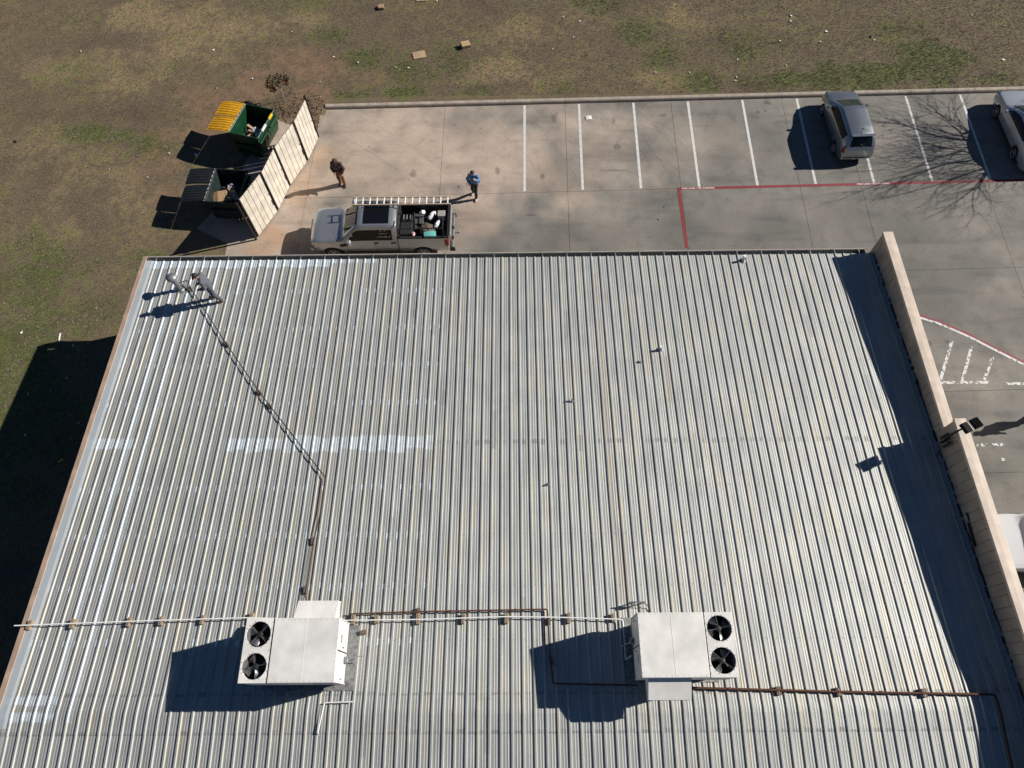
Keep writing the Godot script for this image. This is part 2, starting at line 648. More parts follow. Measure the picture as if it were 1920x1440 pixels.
func concrete() -> StandardMaterial3D:
	var W := 1600
	var H := 1100
	var x0 := -15.5
	var z0 := -29.2
	var w := 45.0
	var h := 31.0
	var warm := [[-8, -25, 9, 6, 1.0], [-2, -24.5, 8, 5, .9], [3, -25, 5, 4, .6], [-11, -20, 4, 5, 1.0], [-5, -21, 6, 3, .6], [8, -25.5, 4, 3, .35]]
	var dark := [[-1.2, -20.2, 2.6, 1.3, .8], [-.9, -19.0, 1.0, 1.6, .9], [3.4, -19.6, 4, 1.4, .6], [9, -19.8, 5, 1.8, .55], [15, -20.2, 5, 1.8, .5], [4.7, -24.6, 2.0, .6, .7], [1.9, -25, .5, 2.2, .5], [10, -25.0, 1.0, 1.8, .45], [12.4, -25.4, 1.0, 1.6, .45],
		[18.2, -17, 3, 2.4, .5], [21, -15.6, 3, 1.6, .45], [17.3, -11.1, 1.3, .6, .8], [17.1, -8.5, 1.6, .7, .7], [19.6, -13.7, .9, .4, .9], [6.4, -22.0, 3, .5, .5], [2.2, -22.6, 1.5, .5, .6], [17.3, -27.0, 1.0, .8, .5], [17.8, -25.8, .9, .9, .4], [20.4, -26.2, 1.2, 1.6, .6], [-2.2, -22.9, 1.2, .6, .5], [7, -24.6, 2.2, .5, .5]]
	var rust := [[-11.1, -20.1, .8, .9, .7], [-11.6, -19.2, .8, .6, .5], [-10.1, -22.4, .7, 1.3, .4], [-9.2, -24.9, .8, 1.0, .35], [-10.2, -18.6, .8, .5, .4]]
	var ctl := Image.create_from_data(200, 200, false, Image.FORMAT_RGB8, blob_map(200, x0, z0, w, h, [warm, dark, rust]))
	ctl.resize(W, H, Image.INTERPOLATE_BILINEAR)
	var cd := ctl.get_data()
	var a := noise(41, 0.006, 4).get_image(W, H).get_data()
	var b := noise(42, 0.03, 5).get_image(W, H).get_data()
	var e := noise(43, 0.25, 3).get_image(W, H).get_data()
	# tyre and broom streaks run along the lane
	var sn := noise(44, 0.03, 4)
	var sim := sn.get_image(W / 6, H)
	sim.resize(W, H, Image.INTERPOLATE_BILINEAR)
	var sd := sim.get_data()
	var out := PackedByteArray()
	out.resize(W * H * 3)
	for i in W * H:
		var fa := a[i] / 255.0
		var fb := b[i] / 255.0
		var fs := sd[i] / 255.0
		var wm := clampf(cd[i * 3] / 255.0 * 1.1 + (fa - 0.5) * 0.5, 0, 1)
		var r := 124.0 + 49.0 * wm
		var g := 121.0 + 36.0 * wm
		var bl := 114.0 + 28.0 * wm
		var t := clampf(cd[i * 3 + 1] / 255.0 * 0.9 * (0.55 + 0.9 * fb), 0, 1) * 0.45 + clampf((fs - .58) * .7, 0, .18)
		r -= 62.0 * t; g -= 58.0 * t; bl -= 50.0 * t
		t = clampf((0.40 - fb) * 2.2, 0, 1) * .28
		r -= 44.0 * t; g -= 44.0 * t; bl -= 42.0 * t
		t = cd[i * 3 + 2] / 255.0 * (0.4 + fb) * .55
		r += (168.0 - r) * t; g += (118.0 - g) * t; bl += (78.0 - bl) * t
		var k := 0.93 + 0.14 * (e[i] / 255.0) + 0.16 * (fa - .5) + 0.10 * (fb - .5)
		out[i * 3] = clampi(int(r * k), 0, 255)
		out[i * 3 + 1] = clampi(int(g * k), 0, 255)
		out[i * 3 + 2] = clampi(int(bl * k), 0, 255)
	# faint curved tyre marks, doubled, swinging out of the bays into the lane
	for k in 16:
		var cx := rng.randf_range(-2.0, 24.0)
		var cz := rng.randf_range(-22.5, -18.6)
		var rad := rng.randf_range(8.0, 20.0)
		var a0 := rng.randf_range(-.2, 1.2)
		var sw := 1.0 if rng.randf() < .5 else -1.0
		var amt := rng.randf_range(.02, .06)
		for tr in 2:
			var rr := rad + tr * 1.5
			for st in 260:
				var an := a0 + st * .034 / rr
				var px := cx + sw * (rr * cos(an) - rad)
				var pz := cz - rr * sin(an) + rad * sin(a0)
				var wd := int(.12 / w * W)
				var ci := int((px - x0) / w * W)
				var cj := int((pz - z0) / h * H)
				if ci < 4 or cj < 4 or ci >= W - 4 or cj >= H - 4:
					continue
				for di in range(-wd, wd + 1):
					var dj := int(di * sw * tan(clampf(PI / 2 - an, -1.2, 1.2)) * .7)
					var q := clampi(cj + dj, 0, H - 1) * W + ci + di
					if b[q] < 118 or rng.randf() < .35:
						continue
					for c in 3:
						out[q * 3 + c] = int(out[q * 3 + c] * (1.0 - amt * .6))
	# oil drips and gum: dark spots with ragged rims
	var spots := [[1.92, -26.95, .17, .30], [4.87, -26.8, .15, .30], [2.05, -27.3, .08, .08], [12.55, -27.85, .10, .10], [12.7, -27.8, .10, .10], [12.05, -27.25, .12, .12], [12.4, -27.3, .12, .14], [4.94, -25.1, .25, .22], [4.71, -23.6, .5, .06], [-4.87, -23.55, .17, .30], [-.86, -23.7, .14, .34], [1.29, -23.3, .12, .2], [7.3, -27.1, .25, .12], [18.0, -26.2, .12, .14], [18.3, -25.9, .16, .10], [17.8, -25.6, .1, .1], [17.1, -14.1, .16, .16], [17.9, -14.2, .12, .12], [-7.1, -25.3, .12, .06], [-6.9, -26.9, .18, .05], [-2.3, -22.9, .12, .12], [-2.7, -22.75, .08, .1], [13.9, -24.9, .06, .06], [6.8, -21.4, .06, .06], [10.5, -22.8, .05, .05], [-3.0, -26.6, .1, .05], [-1.7, -26.4, .06, .06], [.7, -21.0, .3, .05], [9.4, -26.4, .05, .05]]
	for k in 160:
		var sz := rng.randf_range(.015, .05)
		spots.append([rng.randf_range(-12, 26), rng.randf_range(-28, -6), sz * rng.randf_range(.8, 1.8), sz])
	for s in spots:
		var pi := int((s[0] - x0) / w * W)
		var pj := int((s[1] - z0) / h * H)
		var ri := int(s[2] / w * W * 1.4) + 1
		var rj := int(s[3] / h * H * 1.4) + 1
		for j in range(pj - rj, pj + rj + 1):
			for i in range(pi - ri, pi + ri + 1):
				if i < 0 or j < 0 or i >= W or j >= H:
					continue
				var q := j * W + i
				var d := Vector2((i - pi) / (s[2] / w * W), (j - pj) / (s[3] / h * H)).length() + (b[q] / 255.0 - .5) * .9
				var t := smoothstep(1.15, 0.45, d) * (.20 if s[2] > .07 else .22)
				for c in 3:
					out[q * 3 + c] = int(out[q * 3 + c] * (1.0 - t))
	var im := Image.create_from_data(W, H, false, Image.FORMAT_RGB8, out)
	im.generate_mipmaps()
	var m := StandardMaterial3D.new()
	m.albedo_texture = ImageTexture.create_from_image(im)
	m.roughness = 0.88
	m.set_meta("frame", [x0, z0, w, h])
	return m

func worn_line(mb: MB, a: Vector2, b: Vector2, wide: float, y: float, gone: float, step := 0.05) -> void:
	# paint flaked off in bits: cells of the strip drop out where the noise says so
	var f := noise(61, 2.6, 4)
	var d := (b - a).normalized()
	var s := d.orthogonal()
	var len := a.distance_to(b)
	var n := maxi(1, int(len / step))
	var m := maxi(2, int(wide / step * 1.0))
	for i in n:
		for j in m:
			var p := a + d * (len * (i + .5) / n) + s * (wide * ((j + .5) / m - .5))
			if gone > 0.0 and f.get_noise_2d(p.x * 1.7, p.y * 1.7) * 0.9 + 0.5 + rng.randf_range(-.12, .12) < gone:
				continue
			var e := d * (len / n * .5)
			var w := s * (wide / m * .5)
			var q := [p - e - w, p + e - w, p + e + w, p - e + w]
			var c := []
			for k in q:
				c.append(Vector3(k.x, y, k.y))
			mb.quad_o(c[0], c[1], c[2], c[3], Vector3.UP)

func flat_line(mb: MB, a: Vector2, b: Vector2, wide: float, y: float) -> void:
	var s := (b - a).normalized().orthogonal() * wide * .5
	var q := [a - s, b - s, b + s, a + s]
	mb.quad_o(Vector3(q[0].x, y, q[0].y), Vector3(q[1].x, y, q[1].y), Vector3(q[2].x, y, q[2].y), Vector3(q[3].x, y, q[3].y), Vector3.UP)

func slab(parent: Node, m: StandardMaterial3D, poly: PackedVector2Array, top := 0.0) -> void:
	var fr: Array = m.get_meta("frame")
	var mb := MB.new().planar(fr[0], fr[1], fr[2], fr[3])
	# edges eased a little, so the joint is a groove
	var inn := Geometry2D.offset_polygon(poly, -0.007)
	if inn.size() == 0:
		return
	mb.prism(inn[0], -0.12, top)
	part(mb, "concrete_slab", m, parent)

func build_lot() -> void:
	var m := concrete()
	var pave := struct("parking_lot")
	var us := [-9.75, -3.5, 2.5, 7.8, 13.35, 16.2, 21.95, 27.2, 32.6]
	var vs := [0.0, 5.6, 10.45, 16.3, 19.75, 25.4, 31.0]
	for i in us.size() - 1:
		for j in vs.size() - 1:
			var v1: float = vs[j + 1]
			if us[i + 1] < 13.9:
				if j > 1:
					continue
				if j == 1:
					v1 = 11.75 + 0.0165 * us[i]
			if i == 3 and j > 1:
				continue
			var ua: float = us[i]
			if j > 1 and ua < 13.9:
				ua = 13.9
			slab(pave, m, PackedVector2Array([lot(ua, vs[j]), lot(us[i + 1], vs[j]), lot(us[i + 1], v1), lot(ua, v1)]))
	# pad under the bins and the apron in front of the gates
	slab(pave, m, PackedVector2Array([lot(-9.75, 1.5), lot(-9.75, 5.6), Vector2(-11.0, -22.20), Vector2(-13.6, -22.20), Vector2(-12.2, -27.35), Vector2(-11.1, -26.75), Vector2(-10.2, -26.1)]), -0.002)
	slab(pave, m, PackedVector2Array([lot(-9.75, 5.6), lot(-9.75, 11.7), Vector2(-13.05, -16.0), Vector2(-13.1, -19.62), Vector2(-14.65, -20.48), Vector2(-13.62, -22.20), Vector2(-11.0, -22.20)]), -0.002)
	# the joints' dark filler
	var fill := MB.new()
	for j in range(1, 5):
		var ua := -9.8 if j == 1 else 13.9
		flat_line(fill, lot(ua, vs[j]), lot(32, vs[j]), .03, -0.012)
	for i in range(0, us.size() - 1):
		flat_line(fill, lot(us[i], .0), lot(us[i], 11.5 if us[i] < 13.9 else 30.0), .03, -0.016)
	part(fill, "joint_filler", mats["filler"], pave)

	# kerb, cast in lengths
	var kerb := struct("kerb")
	var cuts := [-9.5, -6.4, -3.5, -.5, 2.5, 5.2, 7.8, 10.6, 13.35, 16.2, 19.0, 21.95, 24.6, 27.2, 30.0, 32.6]
	for i in cuts.size() - 1:
		var mb := MB.new()
		var ring := func(u: float) -> Array:
			return [lot3(u, 0.0, -.05), lot3(u, -.02, .10), lot3(u, -.05, .142), lot3(u, -.085, .155), lot3(u, -.225, .157), lot3(u, -.245, .14), lot3(u, -.245, -.05)]
		var A: Array = ring.call(cuts[i] + .006)
		var B: Array = ring.call(cuts[i + 1] - .006)
		for k in 6:
			mb.quad_o(A[k], B[k], B[k + 1], A[k + 1], Vector3(0, 1, 0) if k > 1 and k < 5 else Vector3(0, .1, 1 if k < 2 else -1))
		for E in [A, B]:
			for k in range(1, 6):
				mb.tri_o(E[0], E[k], E[k + 1], Vector3(-1 if E == A else 1, 0, 0))
		part(mb, "kerb_length", mats["kerb"], kerb)

	# stall lines
	var marks := struct("pavement_markings")
	for k in 9:
		var u := .48 + 2.725 * k
		var mb := MB.new()
		worn_line(mb, lot(u, .06), lot(u, 5.52), .12, 0.004, .0 if k < 6 else .14, .03)
		part(mb, "stall_line", mats["paint_white"], marks)
	var red := MB.new()
	flat_line(red, lot(7.62, 5.60), lot(32, 5.60), .15, 0.004)
	flat_line(red, lot(7.68, 5.66), lot(7.74, 8.98), .16, 0.004)
	part(red, "red_fire_line", mats["paint_red"], marks)
	for u in [7.83, 16.0]:
		var tm := TextMesh.new()
		var sf := SystemFont.new()
		sf.font_names = PackedStringArray(["Droid Sans"])
		sf.font_weight = 700
		tm.font = sf
		tm.font_size = 32
		tm.pixel_size = 0.0040
		tm.depth = 0.002
		tm.horizontal_alignment = HORIZONTAL_ALIGNMENT_LEFT
		tm.text = "FIRE LANE • NO PARKING"
		var o := inst(tm, "lettering", mats["letter"], marks)
		o.position = lot3(u, 5.60, 0.009)
		o.rotation = Vector3(-PI / 2, 0.0165, 0)
	# the painted curve and the hatched corner beside the shop front
	var cur := [Vector2(15.2, -15.95), Vector2(16.2, -15.72), Vector2(17.02, -15.38), Vector2(17.75, -15.08), Vector2(18.41, -14.70), Vector2(19.0, -14.33), Vector2(19.52, -13.95), Vector2(20.61, -13.18), Vector2(22.2, -12.05)]
	var wl := MB.new()
	var rl := MB.new()
	for k in cur.size() - 1:
		worn_line(wl, cur[k], cur[k + 1], .10, .004, .16)
		var off := Vector2(.035, -.115)
		worn_line(rl, cur[k] + off, cur[k + 1] + off, .11, .004, .22)
	part(wl, "curved_line", mats["paint_white"], marks)
	part(rl, "curved_line", mats["paint_red"], marks)
	for q in [[Vector2(18.12, -14.25), Vector2(17.12, -12.36), .36], [Vector2(18.84, -13.95), Vector2(18.02, -12.36), .40], [Vector2(19.57, -13.45), Vector2(18.9, -12.38), .46], [Vector2(16.6, -12.32), Vector2(19.1, -12.30), .42], [Vector2(17.6, -9.62), Vector2(18.9, -9.62), .60], [Vector2(19.7, -12.25), Vector2(21.0, -12.2), .5]]:
		var mb := MB.new()
		worn_line(mb, q[0], q[1], .12, .004, q[2], .016)
		part(mb, "hatch_line", mats["paint_white"], marks)
	var sp := MB.new()
	worn_line(sp, Vector2(18.60, -9.03), Vector2(18.72, -9.0), .12, .004, .3, .025)
	part(sp, "paint_spot", mats["paint_white"], marks)

# ---------------------------------------------------------------- the building
const RX := -14.3
const RZ := -16.2
const RW := 28.0
const RH := 19.0

func roof_material() -> StandardMaterial3D:
	var W := 1792
	var H := 1216
	var sx := W / RW
	var sz := H / RH
	# runs of water and dirt follow the fall of the roof
	var st := noise(71, 0.05, 4).get_image(W, H / 10)
	st.resize(W, H, Image.INTERPOLATE_BILINEAR)
	var sd := st.get_data()
	var b := noise(72, 0.012, 5).get_image(W, H).get_data()
	var e := noise(73, 0.18, 3).get_image(W, H).get_data()
	# coat: brushed-on sealer, 0..255;  rust: brown runs;  grime: dark laps
	var coat := PackedByteArray(); coat.resize(W * H)
	var rust := PackedByteArray(); rust.resize(W * H)
	var grime := PackedByteArray(); grime.resize(W * H)
	var dab := func(a: PackedByteArray, x0: float, x1: float, z0: float, z1: float, amt: float, soft: float) -> void:
		var i0 := clampi(int((x0 - RX) * sx), 0, W - 1)
		var i1 := clampi(int((x1 - RX) * sx), 0, W - 1)
		var j0 := clampi(int((z0 - RZ) * sz), 0, H - 1)
		var j1 := clampi(int((z1 - RZ) * sz), 0, H - 1)
		for j in range(j0, j1 + 1):
			for i in range(i0, i1 + 1):
				var q := j * W + i
				var edge := minf(minf(i - i0, i1 - i), minf(j - j0, j1 - j)) + 1.0
				var t := clampf(edge / (soft * sx + 1.0) + (e[q] / 255.0 - .5) * 1.4 + (b[q] / 255.0 - .5) * .8, 0, 1)
				a[q] = maxi(a[q], int(255.0 * amt * t))
	# brushed bands: at the eave, on the lap, by the ridge, and along a few ribs
	for k in range(-46, -23):
		var x := RIB0 + k * RIB
		dab.call(coat, x - .04, x + RIB - .05, -16.1, -15.45 + rng.randf_range(-.05, .05), .8, .03)
	for k in range(-23, -17):
		var x := RIB0 + k * RIB
		dab.call(coat, x - .04, x + RIB * rng.randf_range(.3, .9), -16.1, -15.6, .6, .05)
	for k in range(-31, -9):
		var x := RIB0 + k * RIB
		dab.call(coat, x - .05, x + RIB - .04, -8.42 + rng.randf_range(-.07, .07), -7.83 + rng.randf_range(-.12, .05), rng.randf_range(.45, .85), .06)
	for k in range(-46, -41):
		var x := RIB0 + k * RIB
		dab.call(coat, x - .04, x + RIB - .05, -8.4, -8.0, .75, .04)
		dab.call(coat, x - .04, x + RIB - .04, -.72, -.45, .7, .05)
		dab.call(coat, x - .04, x + RIB - .04, -.30, -.06 + rng.randf_range(-.05, .05), .75, .05)
	dab.call(coat, -14.0, -13.70, -16.1, .1, .6, .02)
	for q in [[-42, -16.0, .0, .22], [-40, -16.0, 0.0, .20], [-44, -16.0, -13.0, .12], [-37, -16.0, -12.0, .17], [-34, -16.0, -14.2, .16], [-30, -16.0, -14.6, .12], [-19, -14.5, -10, .07], [-13, -12, -6, .06], [-11, -14, -8, .06]]:
		var x: float = RIB0 + q[0] * RIB
		dab.call(coat, x - .05, x - .05 + q[3], q[1], q[2], .45, .03)
	# dabs of sealer on the fasteners, one beside each rib on every purlin row
	for z in [-14.32, -12.66, -11.13, -9.64, -6.63, -5.10, -3.57, -2.06]:
		for k in range(-46, -9):
			if rng.randf() < (.12 if k > -38 else .35):
				continue
			var x := RIB0 + k * RIB + RIB * rng.randf_range(.74, .80)
			var zz: float = z + rng.randf_range(-.03, .03)
			dab.call(coat, x - .03, x + .035, zz - rng.randf_range(.06, .11), zz + rng.randf_range(.06, .11), rng.randf_range(.75, 1.0), .008)
	for k in range(-17, 44):
		var x := RIB0 + k * RIB
		if rng.randf() < .8:
			dab.call(grime, x + .05, x + RIB * rng.randf_range(.5, .85), -8.24, -8.10 + rng.randf_range(0, .06), rng.randf_range(.15, .4), .02)
	for k in range(-46, 44):
		var x := RIB0 + k * RIB
		for z in [-.66, .27]:
			dab.call(grime, x + .05, x + RIB - .05, z - rng.randf_range(.04, .10), z + .02, rng.randf_range(.15, .5), .03)
		dab.call(grime, x + .05, x + RIB - .05, -.62, .25, rng.randf_range(.0, .16), .08)
	# rust runs below the pipes
	for q in [[2.78, 2.98, -15, -3.0, .16], [3.05, 3.15, -12.5, -3.2, .2], [2.95, 3.2, -5.2, -2.9, .16], [-6.30, -6.05, -7.0, -3.0, .22], [-8.8, -8.5, -10.4, -9.5, .14], [-6.2, -6.0, -12, -7.0, .10], [-7.45, -7.25, -9.3, -8.5, .16], [5.0, 5.2, -11.4, -9.5, .22], [8.45, 8.6, -15.4, -14.4, .15]]:
		dab.call(rust, q[0], q[1], q[2], q[3], q[4], .1)
	for k in range(14, 42):
		var x := RIB0 + k * RIB
		for s in [.10, .17, .25]:
			dab.call(rust, x + s - .014, x + s + .016, -.95 - rng.randf_range(0, .9), -.60, rng.randf_range(.1, .45), .02)
	for k in 70:
		var x := rng.randf_range(-13, 13)
		var z := rng.randf_range(-15, -1)
		dab.call(rust, x, x + rng.randf_range(.03, .12), z, z + rng.randf_range(.4, 2.4), rng.randf_range(.04, .12), .05)
	for k in 60:
		var x := rng.randf_range(-13, 13)
		var z := rng.randf_range(-15, 2)
		dab.call(grime, x, x + rng.randf_range(.05, .2), z, z + rng.randf_range(.3, 2.0), rng.randf_range(.1, .3), .06)
	var out := PackedByteArray()
	out.resize(W * H * 3)
	for i in W * H:
		var f := sd[i] / 255.0
		var g := b[i] / 255.0
		var k := 0.97 + 0.16 * (f - .5) + 0.07 * (g - .5) + 0.05 * (e[i] / 255.0 - .5)
		var r := 185.0 * k
		var gg := 187.0 * k
		var bb := 184.0 * k
		# a brownish film where water stood longer
		var t := clampf((f - .55) * 1.4, 0, .35)
		r -= 10.0 * t; gg -= 22.0 * t; bb -= 44.0 * t
		t = grime[i] / 255.0
		r -= 70.0 * t; gg -= 68.0 * t; bb -= 64.0 * t
		t = rust[i] / 255.0
		r += (150.0 - r) * t; gg += (104.0 - gg) * t; bb += (66.0 - bb) * t
		t = coat[i] / 255.0
		r += (218.0 - r) * t; gg += (229.0 - gg) * t; bb += (236.0 - bb) * t
		out[i * 3] = clampi(int(r), 0, 255)
		out[i * 3 + 1] = clampi(int(gg), 0, 255)
		out[i * 3 + 2] = clampi(int(bb), 0, 255)
	var im := Image.create_from_data(W, H, false, Image.FORMAT_RGB8, out)
	im.generate_mipmaps()
	var m := StandardMaterial3D.new()
	m.albedo_texture = ImageTexture.create_from_image(im)
	m.metallic = 0.72
	m.roughness = 0.66
	return m

func rib_profile(x0: float, x1: float) -> Array:
	# points (x, height) of ribbed sheet between two places, ribs where the whole roof has them
	var out := []
	var k := int(floor((x0 - RIB0) / RIB)) - 1
	var raw := []
	while RIB0 + k * RIB < x1 + RIB:
		var c := RIB0 + k * RIB
		raw.append_array([Vector2(c - .045, 0), Vector2(c - .021, .036), Vector2(c + .021, .036), Vector2(c + .045, 0)])
		for s in [.117, .188]:
			raw.append_array([Vector2(c + s - .020, 0), Vector2(c + s - .009, .0045), Vector2(c + s + .009, .0045), Vector2(c + s + .020, 0)])
		k += 1
	for i in raw.size():
		var p: Vector2 = raw[i]
		if p.x >= x0 - 1e-4 and p.x <= x1 + 1e-4:
			if out.size() == 0 and p.x > x0 + 1e-4 and i > 0:
				var q: Vector2 = raw[i - 1]
				out.append(Vector2(x0, lerpf(q.y, p.y, (x0 - q.x) / (p.x - q.x))))
			out.append(p)
		elif p.x > x1 and out.size() > 0 and out[-1].x < x1 - 1e-4:
			var q: Vector2 = raw[i - 1]
			out.append(Vector2(x1, lerpf(q.y, p.y, (x1 - q.x) / (p.x - q.x))))
			break
	return out

func ribbed_sheet(x0: float, x1: float, zs: Array, lift: Callable, wob: FastNoiseLite, down := true) -> MB:
	var prof := rib_profile(x0, x1)
	var mb := MB.new().planar(RX, RZ, RW, RH)
	for i in prof.size() - 1:
		for j in zs.size() - 1:
			var q := []
			for a in [[i, j], [i + 1, j], [i + 1, j + 1], [i, j + 1]]:
				var p: Vector2 = prof[a[0]]
				var z: float = zs[a[1]]
				q.append(Vector3(p.x + wob.get_noise_2d(p.x * 4.0 + 50.0, z * 7.0) * .004, lift.call(z) + p.y + wob.get_noise_2d(p.x * 6.0, z * 5.0) * .0042, z))
			mb.quad_o(q[0], q[1], q[2], q[3], Vector3.UP)
	if down:
		# the sheet's cut ends
		for z in [zs[0], zs[-1]]:
			for i in prof.size() - 1:
				var a := Vector3(prof[i].x, lift.call(z) + prof[i].y, z)
				var b := Vector3(prof[i + 1].x, lift.call(z) + prof[i + 1].y, z)
				mb.quad_o(a, b, b - Vector3(0, .003, 0), a - Vector3(0, .003, 0), Vector3(0, 0, -1 if z == zs[0] else 1))
	return mb

func parapet_top(z: float) -> float:
	if z < -8.25:
		return 5.10 + (z + 15.95) * 0.036
	return 5.98 + (z + 8.25) * 0.040 if z < -.3 else 6.30 - (z + .3) * 0.04

func build_building() -> void:
	var bd := thing("metal_roofed_building", "single-storey shop building with a pale ribbed metal roof and tan parapet", "building")
	# walls under the roof
	var zf := 15.3
	var mb := MB.new()
	mb.quad_o(Vector3(-14.0, -.1, -15.7), Vector3(-14.0, -.1, zf), Vector3(-14.0, 3.9, zf), Vector3(-14.0, 3.9, -15.7), Vector3.LEFT)
	mb.quad_o(Vector3(-13.85, -.1, -15.7), Vector3(-13.85, -.1, zf), Vector3(-13.85, 3.9, zf), Vector3(-13.85, 3.9, -15.7), Vector3.RIGHT)
	mb.tri_o(Vector3(-14.0, 3.9, -15.7), Vector3(-14.0, 3.9, zf), Vector3(-14.0, 5.2, ZR), Vector3.LEFT)
	part(mb, "wall", mats["wall"], bd)
	mb = MB.new()
	mb.box(Vector3(0, 1.9, -15.62), Vector3(27.9, 4.0, .16))
	part(mb, "wall", mats["wall"], bd)
	mb = MB.new()
	mb.box(Vector3(0, 1.9, zf - .1), Vector3(27.9, 4.0, .16))
	part(mb, "wall", mats["wall"], bd)
	mb = MB.new()
	mb.box(Vector3(13.62, 2.0, -.2), Vector3(.16, 4.3, 31.0))
	part(mb, "wall", mats["wall"], bd)

	var rm := roof_material()
	var wob := noise(77, 0.4, 2)
	var ks := []
	for k in range(-15, 14):
		ks.append([RIB0 + k * .9144 - .045, RIB0 + (k + 1) * .9144 - .045])
	ks.append([RIB0 + 14 * .9144 - .045, 13.30])
	for x in ks:
		var zs1 := [-15.80, -15.2, -13.7, -12.2, -10.7, -9.2, -8.05]
		part(ribbed_sheet(x[0], x[1], zs1, func(z: float) -> float: return roof_y(z), wob), "roof_panel", rm, bd)
		var zs2 := [-8.18, -7.4, -6.0, -4.5, -3.0, -1.6, -.35]
		part(ribbed_sheet(x[0], x[1], zs2, func(z: float) -> float: return roof_y(z) + .005 * smoothstep(-6.5, -8.1, z) + .0015, wob), "roof_panel", rm, bd)
		var zs3 := [-.2, .6, 1.9, 3.4, 5.0, 7.5, 11.0, 15.4]
		part(ribbed_sheet(x[0], x[1], zs3, func(z: float) -> float: return roof_y(z) + .001, wob), "roof_panel", rm, bd)
		var zs4 := [-.67, -.5, -.33, -.26, -.19, 0.0, .27]
		part(ribbed_sheet(x[0] + .002, x[1] + .002, zs4, func(z: float) -> float: return roof_y(z) + .009 - (.004 if absf(z - ZR) < .05 else 0.0), wob), "ridge_cap", rm, bd)
	# screws with washers beside each rib on the purlin rows
	mb = MB.new()
	for z in [-15.6, -14.32, -12.66, -11.13, -9.64, -8.1, -6.63, -5.10, -3.57, -2.06, -.55, .15, 1.3, 2.8]:
		for k in range(-45, 44):
			var x := RIB0 + k * RIB + .072 + rng.randf_range(-.006, .006)
			var p := on_roof(x, z + rng.randf_range(-.012, .012), .006)
			for s in 6:
				var a := TAU * s / 6.0
				var b := TAU * (s + 1) / 6.0
				mb.tri_o(p + Vector3(0, .007, 0), p + Vector3(cos(a), 0, sin(a)) * .013, p + Vector3(cos(b), 0, sin(b)) * .013, Vector3.UP)
	part(mb, "screws", mats["screw"], bd).set_meta("kind", "stuff")
	# flat edge flashing beside the first rib, and the tan rake trim outside it
	mb = MB.new().planar(RX, RZ, RW, RH)
	var zz := [-15.80, ZR, 15.4]
	for j in 2:
		var a: float = zz[j]
		var b: float = zz[j + 1]
		mb.quad_o(Vector3(-13.99, roof_y(a) + .06, a), Vector3(-13.78, roof_y(a) + .045, a), Vector3(-13.78, roof_y(b) + .045, b), Vector3(-13.99, roof_y(b) + .06, b), Vector3.UP)
		mb.quad_o(Vector3(-13.78, roof_y(a) + .045, a), Vector3(-13.615, roof_y(a) + .004, a), Vector3(-13.615, roof_y(b) + .004, b), Vector3(-13.78, roof_y(b) + .045, b), Vector3.UP)
	part(mb, "edge_flashing", rm, bd)
	var cuts := [-16.0, -12.9, -9.8, -6.7, -3.6, ZR, 3.4, 7.0, 11.0, 15.4]
	for i in cuts.size() - 1:
		mb = MB.new()
		var a: float = cuts[i] + .003
		var b: float = cuts[i + 1] - .003
		var P := func(z: float) -> Array:
			return [Vector3(-14.16, roof_y(z) - .30, z), Vector3(-14.16, roof_y(z) + .05, z), Vector3(-14.14, roof_y(z) + .07, z), Vector3(-13.985, roof_y(z) + .075, z), Vector3(-13.98, roof_y(z) + .05, z)]
		var A: Array = P.call(a)
		var B: Array = P.call(b)
		for k in 4:
			mb.quad_o(A[k], B[k], B[k + 1], A[k + 1], Vector3(-1, .2, 0) if k == 0 else Vector3(-.3 if k < 3 else .8, 1, 0))
		mb.quad_o(A[0], A[1], A[2], A[3], Vector3(0, 0, -1))
		part(mb, "rake_trim", mats["tan_trim"], bd)
	# gutter along the eave with a strap at each panel seam
	mb = MB.new()
	var gp := [Vector2(-15.83, 4.0), Vector2(-15.84, 3.56), Vector2(-15.98, 3.55), Vector2(-16.0, 4.0), Vector2(-16.02, 4.035), Vector2(-16.045, 4.03), Vector2(-16.045, 3.95), Vector2(-16.02, 3.53), Vector2(-15.82, 3.53)]
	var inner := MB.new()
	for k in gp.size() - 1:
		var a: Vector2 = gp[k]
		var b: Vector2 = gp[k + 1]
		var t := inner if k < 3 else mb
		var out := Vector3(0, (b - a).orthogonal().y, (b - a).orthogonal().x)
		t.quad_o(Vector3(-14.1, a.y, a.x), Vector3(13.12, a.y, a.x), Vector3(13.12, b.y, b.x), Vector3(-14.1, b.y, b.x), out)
	for x in [-14.1, 13.12]:
		mb.box(Vector3(x, 3.78, -15.93), Vector3(.006, .50, .22))
	var gut := part(mb, "gutter", mats["gutter"], bd)
	part(inner, "gutter_trough", mats["trough_shade"], gut)  # trough faces coloured darker than the gutter to imitate shade
	for k in range(-15, 15):
		var x := RIB0 + k * .9144
		mb = MB.new()
		mb.box(Vector3(x, 4.062, -15.90), Vector3(.028, .010, .27), .002, Basis(Vector3.RIGHT, .05))
		part(mb, "gutter_strap", mats["galv"], gut)
	# parapet: sheets seen from behind, cap in lengths, flashing at the foot
	var par := Node3D.new()
	par.name = "parapet"
	bd.add_child(par)
	var z := -15.95
	var nsh := 0
